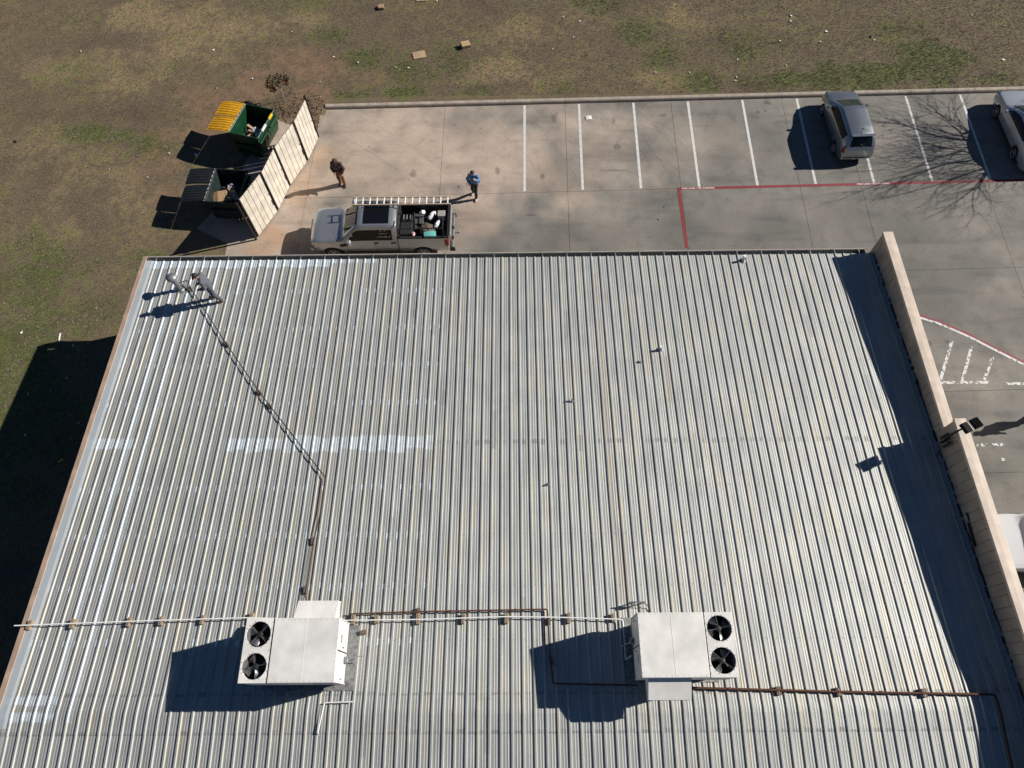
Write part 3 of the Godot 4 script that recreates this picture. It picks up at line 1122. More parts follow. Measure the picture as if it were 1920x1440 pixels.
	while z < 9.0:
		var z2 := z + .6096
		if z < -8.25 and z2 > -8.25:
			z2 = -8.25
		mb = MB.new()
		var h0 := parapet_top(z + .001) - .03
		var h1 := parapet_top(z2 - .001) - .03
		var foot := func(q: float) -> float: return roof_y(q) - .25
		var gpz := .008
		for sgn in [0, 1]:
			var za := lerpf(z, z2, .5 * sgn) + gpz
			var zb := lerpf(z, z2, .5 * (sgn + 1)) - gpz
			var ta := lerpf(h0, h1, .5 * sgn)
			var tb := lerpf(h0, h1, .5 * (sgn + 1))
			var X := 13.345
			mb.quad_o(Vector3(X, foot.call(za), za), Vector3(X, foot.call(zb), zb), Vector3(X, tb, zb), Vector3(X, ta, za), Vector3.LEFT)
			mb.quad_o(Vector3(X, foot.call(zb), zb), Vector3(X + .03, foot.call(zb), zb + gpz), Vector3(X + .03, tb, zb + gpz), Vector3(X, tb, zb), Vector3(-.2, 0, 1))
			mb.quad_o(Vector3(X, foot.call(za), za), Vector3(X + .03, foot.call(za), za - gpz), Vector3(X + .03, ta, za - gpz), Vector3(X, ta, za), Vector3(-.2, 0, -1))
		part(mb, "siding_sheet", mats["wall"], par)
		z = z2
		nsh += 1
	# outer skin and the two returns
	mb = MB.new()
	var zc := [-15.95, -8.25, -.3, 9.0]
	for i in 3:
		var a: float = zc[i]
		var b: float = zc[i + 1]
		mb.quad_o(Vector3(13.64, 3.4, a), Vector3(13.64, 3.4, b), Vector3(13.64, parapet_top(b - .001) - .02, b), Vector3(13.64, parapet_top(a + .001) - .02, a), Vector3.RIGHT)
	mb.quad_o(Vector3(13.345, 3.4, -15.95), Vector3(13.64, 3.4, -15.95), Vector3(13.64, 5.08, -15.95), Vector3(13.345, 5.08, -15.95), Vector3.FORWARD)
	mb.quad_o(Vector3(13.345, 5.2, -8.25), Vector3(13.64, 5.2, -8.25), Vector3(13.64, 5.96, -8.25), Vector3(13.345, 5.96, -8.25), Vector3.FORWARD)
	part(mb, "outer_skin", mats["wall"], par)
	var cz := [-15.99, -12.3, -8.20, -8.29, -5.1, -2.0, 1.2, 4.4, 9.0]
	for i in cz.size() - 1:
		if i == 2:
			continue
		var a: float = cz[i] + .002
		var b: float = cz[i + 1] - .002
		var ha: float = parapet_top(a) if a < -8.3 or i > 2 else parapet_top(a)
		var hb: float = parapet_top(b)
		if i < 2:
			hb = 5.10 + (b + 15.95) * .036
		else:
			ha = parapet_top(maxf(a, -8.249))
		mb = MB.new()
		var C := func(zq: float, h: float) -> Array:
			return [Vector3(13.315, h - .10, zq), Vector3(13.31, h - .004, zq), Vector3(13.318, h, zq), Vector3(13.49, h + .006, zq), Vector3(13.662, h, zq), Vector3(13.67, h - .004, zq), Vector3(13.665, h - .12, zq)]
		var A: Array = C.call(a, ha)
		var B: Array = C.call(b, hb)
		for k in 6:
			mb.quad_o(A[k], B[k], B[k + 1], A[k + 1], Vector3(-1, 0, 0) if k == 0 else (Vector3(1, 0, 0) if k == 5 else Vector3.UP))
		for E in [A, B]:
			for k in range(1, 6):
				mb.tri_o(E[0], E[k], E[k + 1], Vector3(0, 0, -1 if E == A else 1))
		part(mb, "cap", mats["cap"], par)
	mb = MB.new()
	for q in [[-15.8, ZR], [ZR, 9.0]]:
		mb.quad_o(Vector3(13.20, roof_y(q[0]) + .046, q[0]), Vector3(13.335, roof_y(q[0]) + .10, q[0]), Vector3(13.335, roof_y(q[1]) + .10, q[1]), Vector3(13.20, roof_y(q[1]) + .046, q[1]), Vector3(-1, 1, 0))
	part(mb, "foot_flashing", mats["galv"], par)
	# mastic smeared along the foot of the parapet
	mb = MB.new()
	z = -15.7
	while z < 3.0:
		var l := rng.randf_range(.08, .4)
		var w := rng.randf_range(.03, .09)
		mb.box(Vector3(13.345 - w * .3, roof_y(z) + .10 + rng.randf_range(0, .05), z + l * .5), Vector3(w * .6, w, l), .012, Basis(Vector3.RIGHT, -SLOPE if z < ZR else SLOPE))
		z += l + rng.randf_range(-.05, .14)
	part(mb, "mastic", mats["seal"], par).set_meta("kind", "stuff")

# ---------------------------------------------------------------- things on the roof
func fan_top(mb: MB, x0: float, x1: float, z0: float, z1: float, y: float, c: Vector2, r: float) -> void:
	# a rectangle of sheet with a round hole
	var seg := 40
	for s in seg:
		var q := []
		for t in [s, s + 1]:
			var a: float = TAU * float(t) / seg + 1e-4
			var d := Vector2(cos(a), sin(a))
			var kx := ((x1 if d.x > 0 else x0) - c.x) / d.x if absf(d.x) > 1e-6 else 1e9
			var kz := ((z1 if d.y > 0 else z0) - c.y) / d.y if absf(d.y) > 1e-6 else 1e9
			var o := c + d * minf(kx, kz)
			var i := c + d * r
			q.append([Vector3(i.x, y, i.y), Vector3(o.x, y, o.y), absf(kx) < absf(kz), d])
		mb.quad_o(q[0][0], q[0][1], q[1][1], q[1][0], Vector3.UP)
		if q[0][2] != q[1][2]:
			var cx: float = x1 if q[0][3].x + q[1][3].x > 0 else x0
			var cy: float = z1 if q[0][3].y + q[1][3].y > 0 else z0
			mb.tri_o(q[0][1], Vector3(cx, y, cy), q[1][1], Vector3.UP)
		# rolled lip down into the housing
		mb.quad_o(q[0][0], q[1][0], q[1][0] + Vector3(0, -.10, 0), q[0][0] + Vector3(0, -.10, 0), Vector3(c.x, 0, c.y) - Vector3(q[0][0].x, 0, q[0][0].z))

func rooftop_unit(label: String, at: Vector3, turn: float, top: float, dirty: bool) -> void:
	# local frame: fans at -x, intake hood at -z
	var t := thing("rooftop_unit", label, "air conditioner", at, turn, "rooftop air conditioners")
	var w := 1.205
	var d := .775
	var base := top - 1.22
	var um: Material = mats["unit"]
	var mb := MB.new()
	mb.box(Vector3(0.05, base * .5 - .05, 0), Vector3(2.2, base + .2, 1.36))
	part(mb, "curb", mats["galv"], t)
	mb = MB.new()
	var cs := cos(turn)
	var pl := []
	for q in [[-1.15, -.80], [1.36, -.80], [1.36, .90], [-1.15, .90]]:
		pl.append(Vector3(q[0], q[1] * SLOPE * cs * (1.0 if absf(q[1]) < 2 else 1.0) + .041, q[1]))
	mb.quad_o(pl[0], pl[1], pl[2], pl[3], Vector3.UP)
	for k in 4:
		mb.quad_o(pl[k], pl[(k + 1) % 4], pl[(k + 1) % 4] - Vector3(0, .04, 0), pl[k] - Vector3(0, .04, 0), pl[k] - Vector3(0, 0, 0))
	part(mb, "curb_flashing", mats["flash"], t)
	mb = MB.new()
	for q in [[Vector3(.22, base + .05, d - .03), Vector3(1.96, .10, .06)], [Vector3(.22, base + .05, -d + .03), Vector3(1.96, .10, .06)], [Vector3(w - .03, base + .05, 0), Vector3(.06, .10, 1.46)], [Vector3(-w + .03, base + .05, 0), Vector3(.06, .10, 1.46)], [Vector3(-.97, base + .05, d - .03), Vector3(.44, .10, .06)], [Vector3(-.97, base + .05, -d + .03), Vector3(.44, .10, .06)]]:
		mb.box(q[0], q[1])
	part(mb, "base_rail", mats["unit_dark"], t)
	# cabinet sides, each a panel with its own seams
	var h := top - base - .14
	var yc := base + .10 + h * .5
	for q in [[-w + .38, .70, 0], [-.10, .72, 1], [.62, .70, 2]]:
		for s in [-1.0, 1.0]:
			var cx: float = [-.85, -.09, .775][q[2]]
			var cw: float = [.70, .80, .91][q[2]]
			mb = MB.new()
			mb.box(Vector3(cx, yc, s * (d - .015)), Vector3(cw - .008, h, .03), .006)
			part(mb, "side_panel", mats["unit_dark"] if q[2] == 0 and false else um, t)
	for q in [[-.38, .74], [.385, .73]]:
		mb = MB.new()
		mb.box(Vector3(w - .015, yc, q[0]), Vector3(.03, h, q[1]), .006)
		var p := part(mb, "end_panel", um, t)
		mb = MB.new()
		mb.box(Vector3(w + .008, yc - .05, q[0] + .28), Vector3(.018, .14, .03), .004)
		part(mb, "latch", mats["unit_dark"], p)
	# coil at the fan end: dark fins behind a wire face
	mb = MB.new()
	mb.box(Vector3(-w + .05, yc, 0), Vector3(.05, h, 1.50))
	for k in 36:
		mb.box(Vector3(-w + .021, yc, -.72 + .041 * k), Vector3(.012, h - .06, .012))
	part(mb, "coil", mats["unit_dark"], t)
	# top: blower section lid and the fan deck, split by a seam
	mb = MB.new()
	mb.box(Vector3(.365, top - .02, 0), Vector3(1.695, .045, 2 * d + .01), .012)
	part(mb, "lid", mats["unit_dirty"] if dirty else um, t)
	mb = MB.new()
	var fx := -.857
	fan_top(mb, -w - .005, -.505, -d - .005, 0.0, top, Vector2(fx, -.385), .315)
	fan_top(mb, -w - .005, -.505, 0.0, d + .005, top, Vector2(fx, .385), .315)
	for s in [-1.0, 1.0]:
		mb.quad_o(Vector3(-w - .005, top, s * (d + .005)), Vector3(-.505, top, s * (d + .005)), Vector3(-.505, top - .05, s * (d + .005)), Vector3(-w - .005, top - .05, s * (d + .005)), Vector3(0, 0, s))
	mb.quad_o(Vector3(-w - .005, top, -d), Vector3(-w - .005, top, d), Vector3(-w - .005, top - .05, d), Vector3(-w - .005, top - .05, -d), Vector3.LEFT)
	part(mb, "fan_deck", um, t)
	mb = MB.new()
	for k in 9:
		mb.lathe([Vector2(0.001, .006), Vector2(.010, .004), Vector2(.011, 0)], 6, Transform3D(Basis.IDENTITY, Vector3(-.52, top, -.68 + .17 * k)))
	for k in 12:
		for s in [-1.0, 1.0]:
			mb.lathe([Vector2(0.001, .005), Vector2(.008, .004), Vector2(.009, 0)], 6, Transform3D(Basis.IDENTITY, Vector3(-.40 + .142 * k, top + .002, s * (d - .035))))
	for k in 8:
		mb.lathe([Vector2(0.001, .005), Vector2(.008, .004), Vector2(.009, 0)], 6, Transform3D(Basis.IDENTITY, Vector3(w - .03, top + .002, -.65 + .186 * k)))
	part(mb, "screws", mats["screw"], t).set_meta("kind", "stuff")
	mb = MB.new()
	for k in 7:
		mb.box(Vector3(.775, yc - .20 + .05 * k, d + .004), Vector3(.50, .018, .014), .003, Basis(Vector3.RIGHT, .5))
	part(mb, "louvre", um, t)
	mb = MB.new()
	mb.box(Vector3(w + .002, yc + .18, -.30), Vector3(.004, .14, .20))
	part(mb, "rating_plate", mats["alu"], t)
	mb = MB.new()
	mb.box(Vector3(.36, top + .004, 0), Vector3(.012, .006, 1.5), .002)
	part(mb, "lid_seam", um, t)
	mb = MB.new()
	mb.box(Vector3(-.494, top - .026, 0), Vector3(.024, .028, 2 * d))
	part(mb, "seam", mats["black"], t)
	mb = MB.new()
	mb.box(Vector3(-.86, top - .62, 0), Vector3(.66, .02, 1.5))
	mb.box(Vector3(-.50, top - .35, 0), Vector3(.01, .55, 1.5))
	mb.box(Vector3(-.86, top - .35, 0), Vector3(.66, .55, .01))
	part(mb, "housing_lining", mats["black"], t)
	for s in [-1.0, 1.0]:
		var o := Node3D.new()
		o.name = "fan"
		t.add_child(o, true)
		o.position = Vector3(fx, top - .10, s * .385)
		o.scale = Vector3(1.13, 1, 1.13)
		o.rotation.y = 0.5 if s > 0 else 1.15
		mb = MB.new()
		mb.lathe([Vector2(0.001, .03), Vector2(.06, .025), Vector2(.07, 0), Vector2(.07, -.16), Vector2(.001, -.17)], 16)
		part(mb, "motor", mats["plastic_black"], o)
		for k in 4:
			var rows := []
			for i in 6:
				var row := PackedVector3Array()
				var rr := lerpf(.06, .255, i / 5.0)
				for j in 6:
					var a := TAU * k / 4.0 + lerpf(-.42, .42, j / 5.0) * lerpf(.9, 1.0, i / 5.0)
					row.append(Vector3(cos(a) * rr, -.06 + lerpf(-.05, .05, j / 5.0) + .012 * sin(j / 5.0 * PI), sin(a) * rr))
				rows.append(row)
			mb = MB.new()
			mb.grid(rows)
			part(mb, "fan_blade", mats["blade"], o)
		mb = MB.new()
		for k in 4:
			var a := TAU * k / 4.0 + .3
			mb.tube([Vector3(cos(a) * .06, .055, sin(a) * .06), Vector3(cos(a) * .293, .10, sin(a) * .293), Vector3(cos(a) * .30, .112, sin(a) * .30)], .005, 5)
		for k in 8:
			var a := TAU * k / 8.0
			mb.tube([Vector3(cos(a) * .274, .09, sin(a) * .274), Vector3(cos(a) * .302, .106, sin(a) * .302)], .007, 5)
		part(mb, "motor_bracket", mats["unit_dark"], o)
	# intake hood: a sloping box with rain skirt
	mb = MB.new()
	var hx0 := -.06
	var hx1 := 1.02
	var hy := top - .20
	var A := [Vector3(hx0, hy, -d), Vector3(hx1, hy, -d), Vector3(hx1, hy - .24, -d - .50), Vector3(hx0, hy - .24, -d - .50)]
	var Dn := Vector3(0, -.52, 0)
	mb.quad_o(A[0], A[1], A[2], A[3], Vector3(0, 1, -.4))
	mb.quad_o(A[3], A[2], A[2] + Vector3(0, -.24, 0), A[3] + Vector3(0, -.24, 0), Vector3.FORWARD)
	for k in 2:
		var p: Vector3 = A[k]
		var q: Vector3 = A[3 - k]
		mb.quad_o(p, q, q + Vector3(0, -.24, 0), p + Dn, Vector3(-1 if k == 0 else 1, 0, 0))
	mb.box((A[2] + A[3]) * .5 + Vector3(0, -.235, .01), Vector3(hx1 - hx0 + .03, .03, .03))
	mb.box((A[0] + A[1]) * .5 + Vector3(0, .012, .02), Vector3(hx1 - hx0 + .04, .03, .05))
	part(mb, "intake_hood", um, t)
	# switch box with conduit on the end
	mb = MB.new()
	mb.box(Vector3(w + .06, base + .30, .18), Vector3(.10, .22, .16), .012)
	var sb := part(mb, "switch_box", mats["galv"], t)
	mb = MB.new()
	mb.tube([Vector3(w + .06, base + .2, .18), Vector3(w + .06, base - .1, .18), Vector3(w + .06, -.1, .20)], .016, 8)
	mb.tube([Vector3(w + .10, base + .30, .14), Vector3(w + .26, base + .12, .08), Vector3(w + .36, base - .30, .04)], .014, 8)
	part(mb, "conduit", mats["galv"], sb)

func pipe(called: String, label: String, pts: Array, r: float, m: Material, coupl := 0.0) -> Node3D:
	var o := thing(called, label, "pipe", pts[0])
	var path := []
	for i in pts.size():
		var p: Vector3 = pts[i] - pts[0]
		if i > 0 and i < pts.size() - 1:
			var a: Vector3 = (pts[i - 1] - pts[i])
			var b: Vector3 = (pts[i + 1] - pts[i])
			var k := minf(r * 2.0, minf(a.length(), b.length()) * .3)
			if a.normalized().dot(b.normalized()) > -.98:
				path.append(p + a.normalized() * k)
				path.append(p + (a.normalized() + b.normalized()) * k * .3)
				path.append(p + b.normalized() * k)
				continue
		path.append(p)
	var mb := MB.new()
	mb.tube(path, r, 8)
	part(mb, "pipe_run", m, o)
	if coupl > 0.0:
		for i in pts.size() - 1:
			var a: Vector3 = pts[i] - pts[0]
			var b: Vector3 = pts[i + 1] - pts[0]
			var d := (b - a).normalized()
			var n := int(a.distance_to(b) / coupl)
			for k in n:
				var c := a.lerp(b, (k + .5) / n)
				mb = MB.new()
				mb.tube([c - d * .045, c - d * .04, c + d * .04, c + d * .045], [r, r * 1.35, r * 1.35, r], 8)
				part(mb, "coupling", m, o)
	return o

func block(label: String, group: String, x: float, z: float, s: Vector3, turn: float, m: String) -> void:
	var o := thing("pipe_block", label, "block", on_roof(x, z, .036), turn, group)
	var mb := MB.new()
	mb.box(Vector3(0, s.y * .5, 0), s, .006)
	part(mb, "timber", mats[m], o)
	mb = MB.new()
	mb.box(Vector3(0, s.y + .003, 0), Vector3(.022, .006, s.z * .8))
	part(mb, "strap", mats["galv"], o)

func vent(label: String, at: Vector3, h: float, r: float, cap: bool, lean := Vector3.ZERO) -> void:
	var o := thing("vent_pipe", label, "vent", at)
	var mb := MB.new()
	mb.lathe([Vector2(r * 2.6, .012), Vector2(r * 2.2, .03), Vector2(r * 1.3, .05), Vector2(r * 1.15, .11)], 14)
	part(mb, "boot", mats["galv"], o)
	mb = MB.new()
	mb.tube([Vector3(0, -.05, 0), Vector3(0, h * .5, 0) + lean * .5, Vector3(0, h, 0) + lean], r, 12)
	part(mb, "stack", mats["galv"] if h > .4 else mats["pvc"], o)
	if cap:
		mb = MB.new()
		mb.lathe([Vector2(.001, .13), Vector2(r * 1.2, .115), Vector2(r * 2.1, .06), Vector2(r * 2.25, 0), Vector2(r * 2.0, -.02), Vector2(r * 1.0, -.03), Vector2(r * .9, -.05)], 18, Transform3D(Basis.IDENTITY, Vector3(0, h, 0) + lean))
		part(mb, "cap", mats["galv"], o)

const ORD := ["first", "second", "third", "fourth", "fifth", "sixth", "seventh", "eighth", "ninth", "tenth", "eleventh", "twelfth", "thirteenth"]

func build_roof_things() -> void:
	var y1 := roof_y(-1.68)
	rooftop_unit("pale rooftop air conditioner with a dusty grey lid and intake hood facing the parking lot", Vector3(-5.875, y1, -1.68), 0.0, 7.0 - y1, true)
	rooftop_unit("cleaner pale rooftop air conditioner, the one closer to the tall parapet", Vector3(4.225, y1, -1.74), PI, 7.08 - y1, false)
	# white drain line on its timber blocks
	var wp := []
	for q in [[-14.28, -2.52], [-12.6, -2.57], [-10.1, -2.64], [-7.7, -2.69], [-4.9, -2.60], [-2.8, -2.61], [-.4, -2.67], [1.1, -2.64], [2.70, -2.58]]:
		wp.append(on_roof(q[0], q[1], .15))
	wp.append(on_roof(2.88, -2.56, .15))
	wp.append(on_roof(2.88, -1.75, .16))
	wp.append(on_roof(2.87, -1.50, .13))
	wp.append(on_roof(3.02, -1.60, .30))
	pipe("drain_pipe", "long white plastic drain pipe across the roof past both air conditioners", wp, .019, mats["pvc"], 3.0)
	var bl := [-13.88, -12.67, -11.08, -10.17, -9.0, -7.62, -4.72, -4.05, -2.88, -1.6, -.38, 1.38, 2.62]
	for i in bl.size():
		var zz := lerpf(-2.54, -2.68, clampf((bl[i] + 14) / 6.0, 0, 1)) if bl[i] < -7 else -2.63
		block("short timber block propping the white drain pipe, %s from the open roof edge" % ORD[i], "timber blocks under the white drain pipe", bl[i], zz, Vector3(rng.randf_range(.09, .12), .105, rng.randf_range(.22, .30)), rng.randf_range(-.15, .15), "wood")
	block("loose brown timber offcut lying by the dusty air conditioner", "", -4.40, -2.28, Vector3(.17, .09, .12), .2, "wood_old")
	# gas lines
	var gp := []
	for q in [[-12.22, -14.42, .10], [-12.30, -14.62, .26], [-12.10, -14.70, .24], [-11.92, -14.36, .10], [-10.13, -11.92, .11], [-8.64, -9.99, .11], [-6.06, -6.94, .11], [-6.06, -5.78, .11], [-6.15, -4.91, .11], [-6.17, -3.30, .11], [-5.9, -2.70, .2]]:
		gp.append(on_roof(q[0], q[1], q[2]))
	pipe("gas_pipe", "thin dark iron pipe running diagonally from the corner vent to the dusty air conditioner", gp, .017, mats["iron_dark"], 2.6)
	var nb := 0
	for q in [[-12.02, -14.42], [-10.17, -11.98], [-8.69, -10.04], [-8.26, -9.53], [-6.18, -4.91], [-6.2, -3.47]]:
		nb += 1
		block("small weathered timber support under the thin dark pipe, %s from the tall vent" % ORD[nb - 1], "supports of the thin dark pipe", q[0], q[1], Vector3(.10, .075, .22), .75 if q[1] < -6 else 0.05, "wood_old")
	var bp := []
	for q in [[-4.86, -2.78], [-2.9, -2.83], [.78, -2.87], [.82, -1.56], [.87, -.92], [3.14, -.86]]:
		bp.append(on_roof(q[0], q[1], .115))
	pipe("iron_pipe", "rust-brown iron pipe stepping from one air conditioner to the other", bp, .022, mats["iron_rust"], 1.5)
	nb = 0
	for q in [[-2.88, -2.84], [.80, -2.55], [.84, -1.50]]:
		nb += 1
		block("small timber support under the stepped rusty pipe, %s from the dusty air conditioner" % ORD[nb - 1], "supports of the stepped rusty pipe", q[0], q[1], Vector3(.10, .08, .20), .1, "wood_old")
	var rp := []
	for q in [[4.30, -.80], [6.88, -.72], [8.48, -.67], [10.74, -.62], [12.62, -.58], [12.62, -.17], [12.60, .9], [12.58, 3.0]]:
		rp.append(on_roof(q[0], q[1], .115))
	pipe("rusty_pipe", "thick rusty pipe running along the ridge to the parapet", rp, .030, mats["iron_rust"], 2.0)
	nb = 0
	for x in [6.90, 8.50, 10.76]:
		nb += 1
		block("rust-stained timber support under the thick ridge pipe, %s from the cleaner unit" % ORD[nb - 1], "supports of the thick rusty pipe", x, -.68 + (x - 8) * .02, Vector3(.13, .08, .22), .05, "wood_old")
	var sp := []
	for q in [[-4.49, -.50, .12], [-5.25, -.48, .12], [-5.36, .25, .10], [-5.38, .30, -.01]]:
		sp.append(on_roof(q[0], q[1], q[2]))
	pipe("drain_elbow", "short bent white pipe in front of the dusty air conditioner", sp, .017, mats["pvc"])
	vent("tall capped metal vent pipe near the roof corner", on_roof(-12.38, -14.44), .78, .085, true)
	vent("white plastic vent pipe by the gutter", on_roof(8.43, -15.50), .30, .05, false, Vector3(.02, 0, -.02))
	vent("short white vent pipe in the middle of the roof", on_roof(4.94, -11.60), .24, .045, false)
	vent("tiny pipe stub beside the short white vent pipe", on_roof(4.19, -11.12), .10, .025, false)
	vent("bent pipe stub on the middle roof sheets", on_roof(1.78, -9.62), .14, .028, false, Vector3(-.08, 0, .0))
	vent("little stub with a looped end below the long lap seam", on_roof(.88, -6.66), .09, .02, false, Vector3(-.04, 0, .02))
	# mounting strut left standing by the cleaner unit
	var o := thing("steel_strut", "small steel strut bracket standing behind the cleaner air conditioner", "bracket", on_roof(3.30, -3.02))
	var mb := MB.new()
	for x in [-.16, .16]:
		mb.box(Vector3(x, .16, 0), Vector3(.03, .32, .03), .004)
	part(mb, "post", mats["iron_rust"], o)
	mb = MB.new()
	mb.box(Vector3(0, .33, 0), Vector3(.46, .035, .035), .004)
	part(mb, "rail", mats["alu"], o)
	mb = MB.new()
	mb.box(Vector3(-.10, .24, .05), Vector3(.12, .16, .07), .01)
	part(mb, "junction_box", mats["galv"], o)
	mb = MB.new()
	mb.tube([Vector3(.12, .3, .0), Vector3(.28, .20, .05), Vector3(.36, .06, .12), Vector3(.42, .05, .3)], .012, 6)
	part(mb, "cable", mats["rubber"], o)
	build_lamp()

func build_lamp() -> void:
	var t := thing("floodlight", "black floodlight on an arm above the step in the parapet", "floodlight", Vector3(13.27, 5.50, -7.80))
	var mb := MB.new()
	mb.tube([Vector3(-.10, -.30, .02), Vector3(-.10, .35, .0), Vector3(-.06, .72, -.01), Vector3(.0, .86, -.02)], .028, 8)
	part(mb, "arm", mats["plastic_black"], t)
	for k in 3:
		mb = MB.new()
		mb.box(Vector3(-.03, -.10 + .0 * k, -.14 + .14 * k), Vector3(.05, .42, .075), .01, Basis(Vector3.FORWARD, .0))
		part(mb, "bracket", mats["plastic_black"], t)
	# the head: finned body, bezel and lens tilted out over the lot
	var B := Basis(Vector3.UP, .42) * Basis(Vector3.BACK, -.20)
	mb = MB.new()
	mb.box(Vector3(.02, .92, .0), Vector3(.24, .12, .32), .02, B)
	part(mb, "driver_box", mats["matt_black"], t)
	mb = MB.new()
	mb.box(Vector3(.36, .92, -.15), Vector3(.36, .05, .32), .015, B)
	for k in 8:
		mb.box(Vector3(.36, .92, -.15) + B * Vector3(-.145 + .041 * k, .035, 0), Vector3(.008, .03, .29), 0.0, B)
	part(mb, "head", mats["matt_black"], t)
	mb = MB.new()
	mb.box(Vector3(.14, .945, -.055), Vector3(.012, .02, .34), .004, B)
	part(mb, "hinge", mats["alu"], t)
	mb = MB.new()
	mb.box(Vector3(.36, .89, -.15), Vector3(.32, .012, .28), .004, B)
	part(mb, "lens", mats["glass_dark"], t)
	mb = MB.new()
	mb.tube([Vector3(-.09, -.28, .1), Vector3(-.05, -.44, .16), Vector3(-.09, -.52, .24), Vector3(-.04, -.64, .27), Vector3(-.10, -.74, .33)], .012, 6)
	part(mb, "cable", mats["rubber"], t)
	# a loose strap hanging on the back of the parapet
	var o := thing("hanging_strap", "dark strap hung on the shaded back of the parapet", "strap", Vector3(13.32, 5.25, -4.9))
	mb = MB.new()
	mb.box(Vector3(-.01, .05, -.52), Vector3(.03, .05, .24), .008)
	mb.box(Vector3(-.015, 0, 0), Vector3(.045, .09, .72), .015)
	part(mb, "webbing", mats["plastic_black"], o)
	mb = MB.new()
	mb.box(Vector3(-.015, .03, -.38), Vector3(.05, .06, .08), .008)
	part(mb, "buckle", mats["galv"], o)

# ---------------------------------------------------------------- gates and bins
func gate_leaf(a: Vector2, b: Vector2, label: String, h := 2.5) -> void:
	var d := (b - a)
	var len := d.length()
	var t := thing("gate_leaf", label, "gate", Vector3(a.x, 0, a.y), -d.angle(), "gate leaves of the bin enclosure")
	# local +x along the leaf; +z is the ribbed side facing the lot
	var mb := MB.new()
	for q in [[Vector3(len * .5, .14, -.03), Vector3(len - .10, .05, .05)], [Vector3(len * .5, h - .06, -.03), Vector3(len - .10, .05, .05)], [Vector3(len * .5, h * .5, -.03), Vector3(len - .10, .05, .05)]]:
		mb.box(q[0], q[1], .006)
	part(mb, "rail", mats["iron_dark"], t)
	for x in [.03, len - .03]:
		mb = MB.new()
		mb.box(Vector3(x, h * .5 + .03, -.035), Vector3(.06, h - .02, .06), .006)
		part(mb, "stile", mats["iron_dark"], t)
	var n := 5
	var w := (len - .06) / n
	for k in n:
		var x0 := .03 + w * k
		mb = MB.new()
		# a sheet with a flat pan and a return into the seam
		var p := [Vector2(x0 + .004, -.018), Vector2(x0 + .020, .012), Vector2(x0 + w * .33, .012), Vector2(x0 + w * .36, .016), Vector2(x0 + w * .40, .012), Vector2(x0 + w * .64, .012), Vector2(x0 + w * .67, .016), Vector2(x0 + w * .70, .012), Vector2(x0 + w - .020, .012), Vector2(x0 + w - .004, -.018)]
		for i in p.size() - 1:
			var q: Vector2 = p[i]
			var r: Vector2 = p[i + 1]
			mb.quad_o(Vector3(q.x, .10, q.y), Vector3(r.x, .10, r.y), Vector3(r.x, h, r.y), Vector3(q.x, h, q.y), Vector3(0, 0, 1))
			mb.tri_o(Vector3(q.x, h, q.y), Vector3(r.x, h, r.y), Vector3((q.x + r.x) * .5, h, -.02), Vector3.UP)
		part(mb, "gate_sheet", mats["gate"], t)
	mb = MB.new()
	mb.box(Vector3(len - .05, h * .30, .03), Vector3(.05, .34, .03), .006)
	mb.box(Vector3(len - .05, h * .52, .035), Vector3(.14, .03, .03), .006)
	part(mb, "latch", mats["iron_dark"], t)
	for y in [.45, h - .45]:
		mb = MB.new()
		mb.lathe([Vector2(.03, -.07), Vector2(.03, .07)], 10, Transform3D(Basis.IDENTITY, Vector3(-.02, y, -.02)))
		part(mb, "hinge", mats["iron_dark"], t)

func post(x: float, z: float, label: String) -> void:
	var t := thing("gate_post", label, "post", Vector3(x, 0, z), 0, "posts of the bin enclosure")
	var mb := MB.new()
	mb.box(Vector3(0, 1.24, 0), Vector3(.075, 2.50, .075), .008)
	part(mb, "shaft", mats["iron_dark"], t)
	mb = MB.new()
	mb.box(Vector3(0, 2.50, 0), Vector3(.09, .02, .09), .004)
	part(mb, "cap", mats["iron_dark"], t)

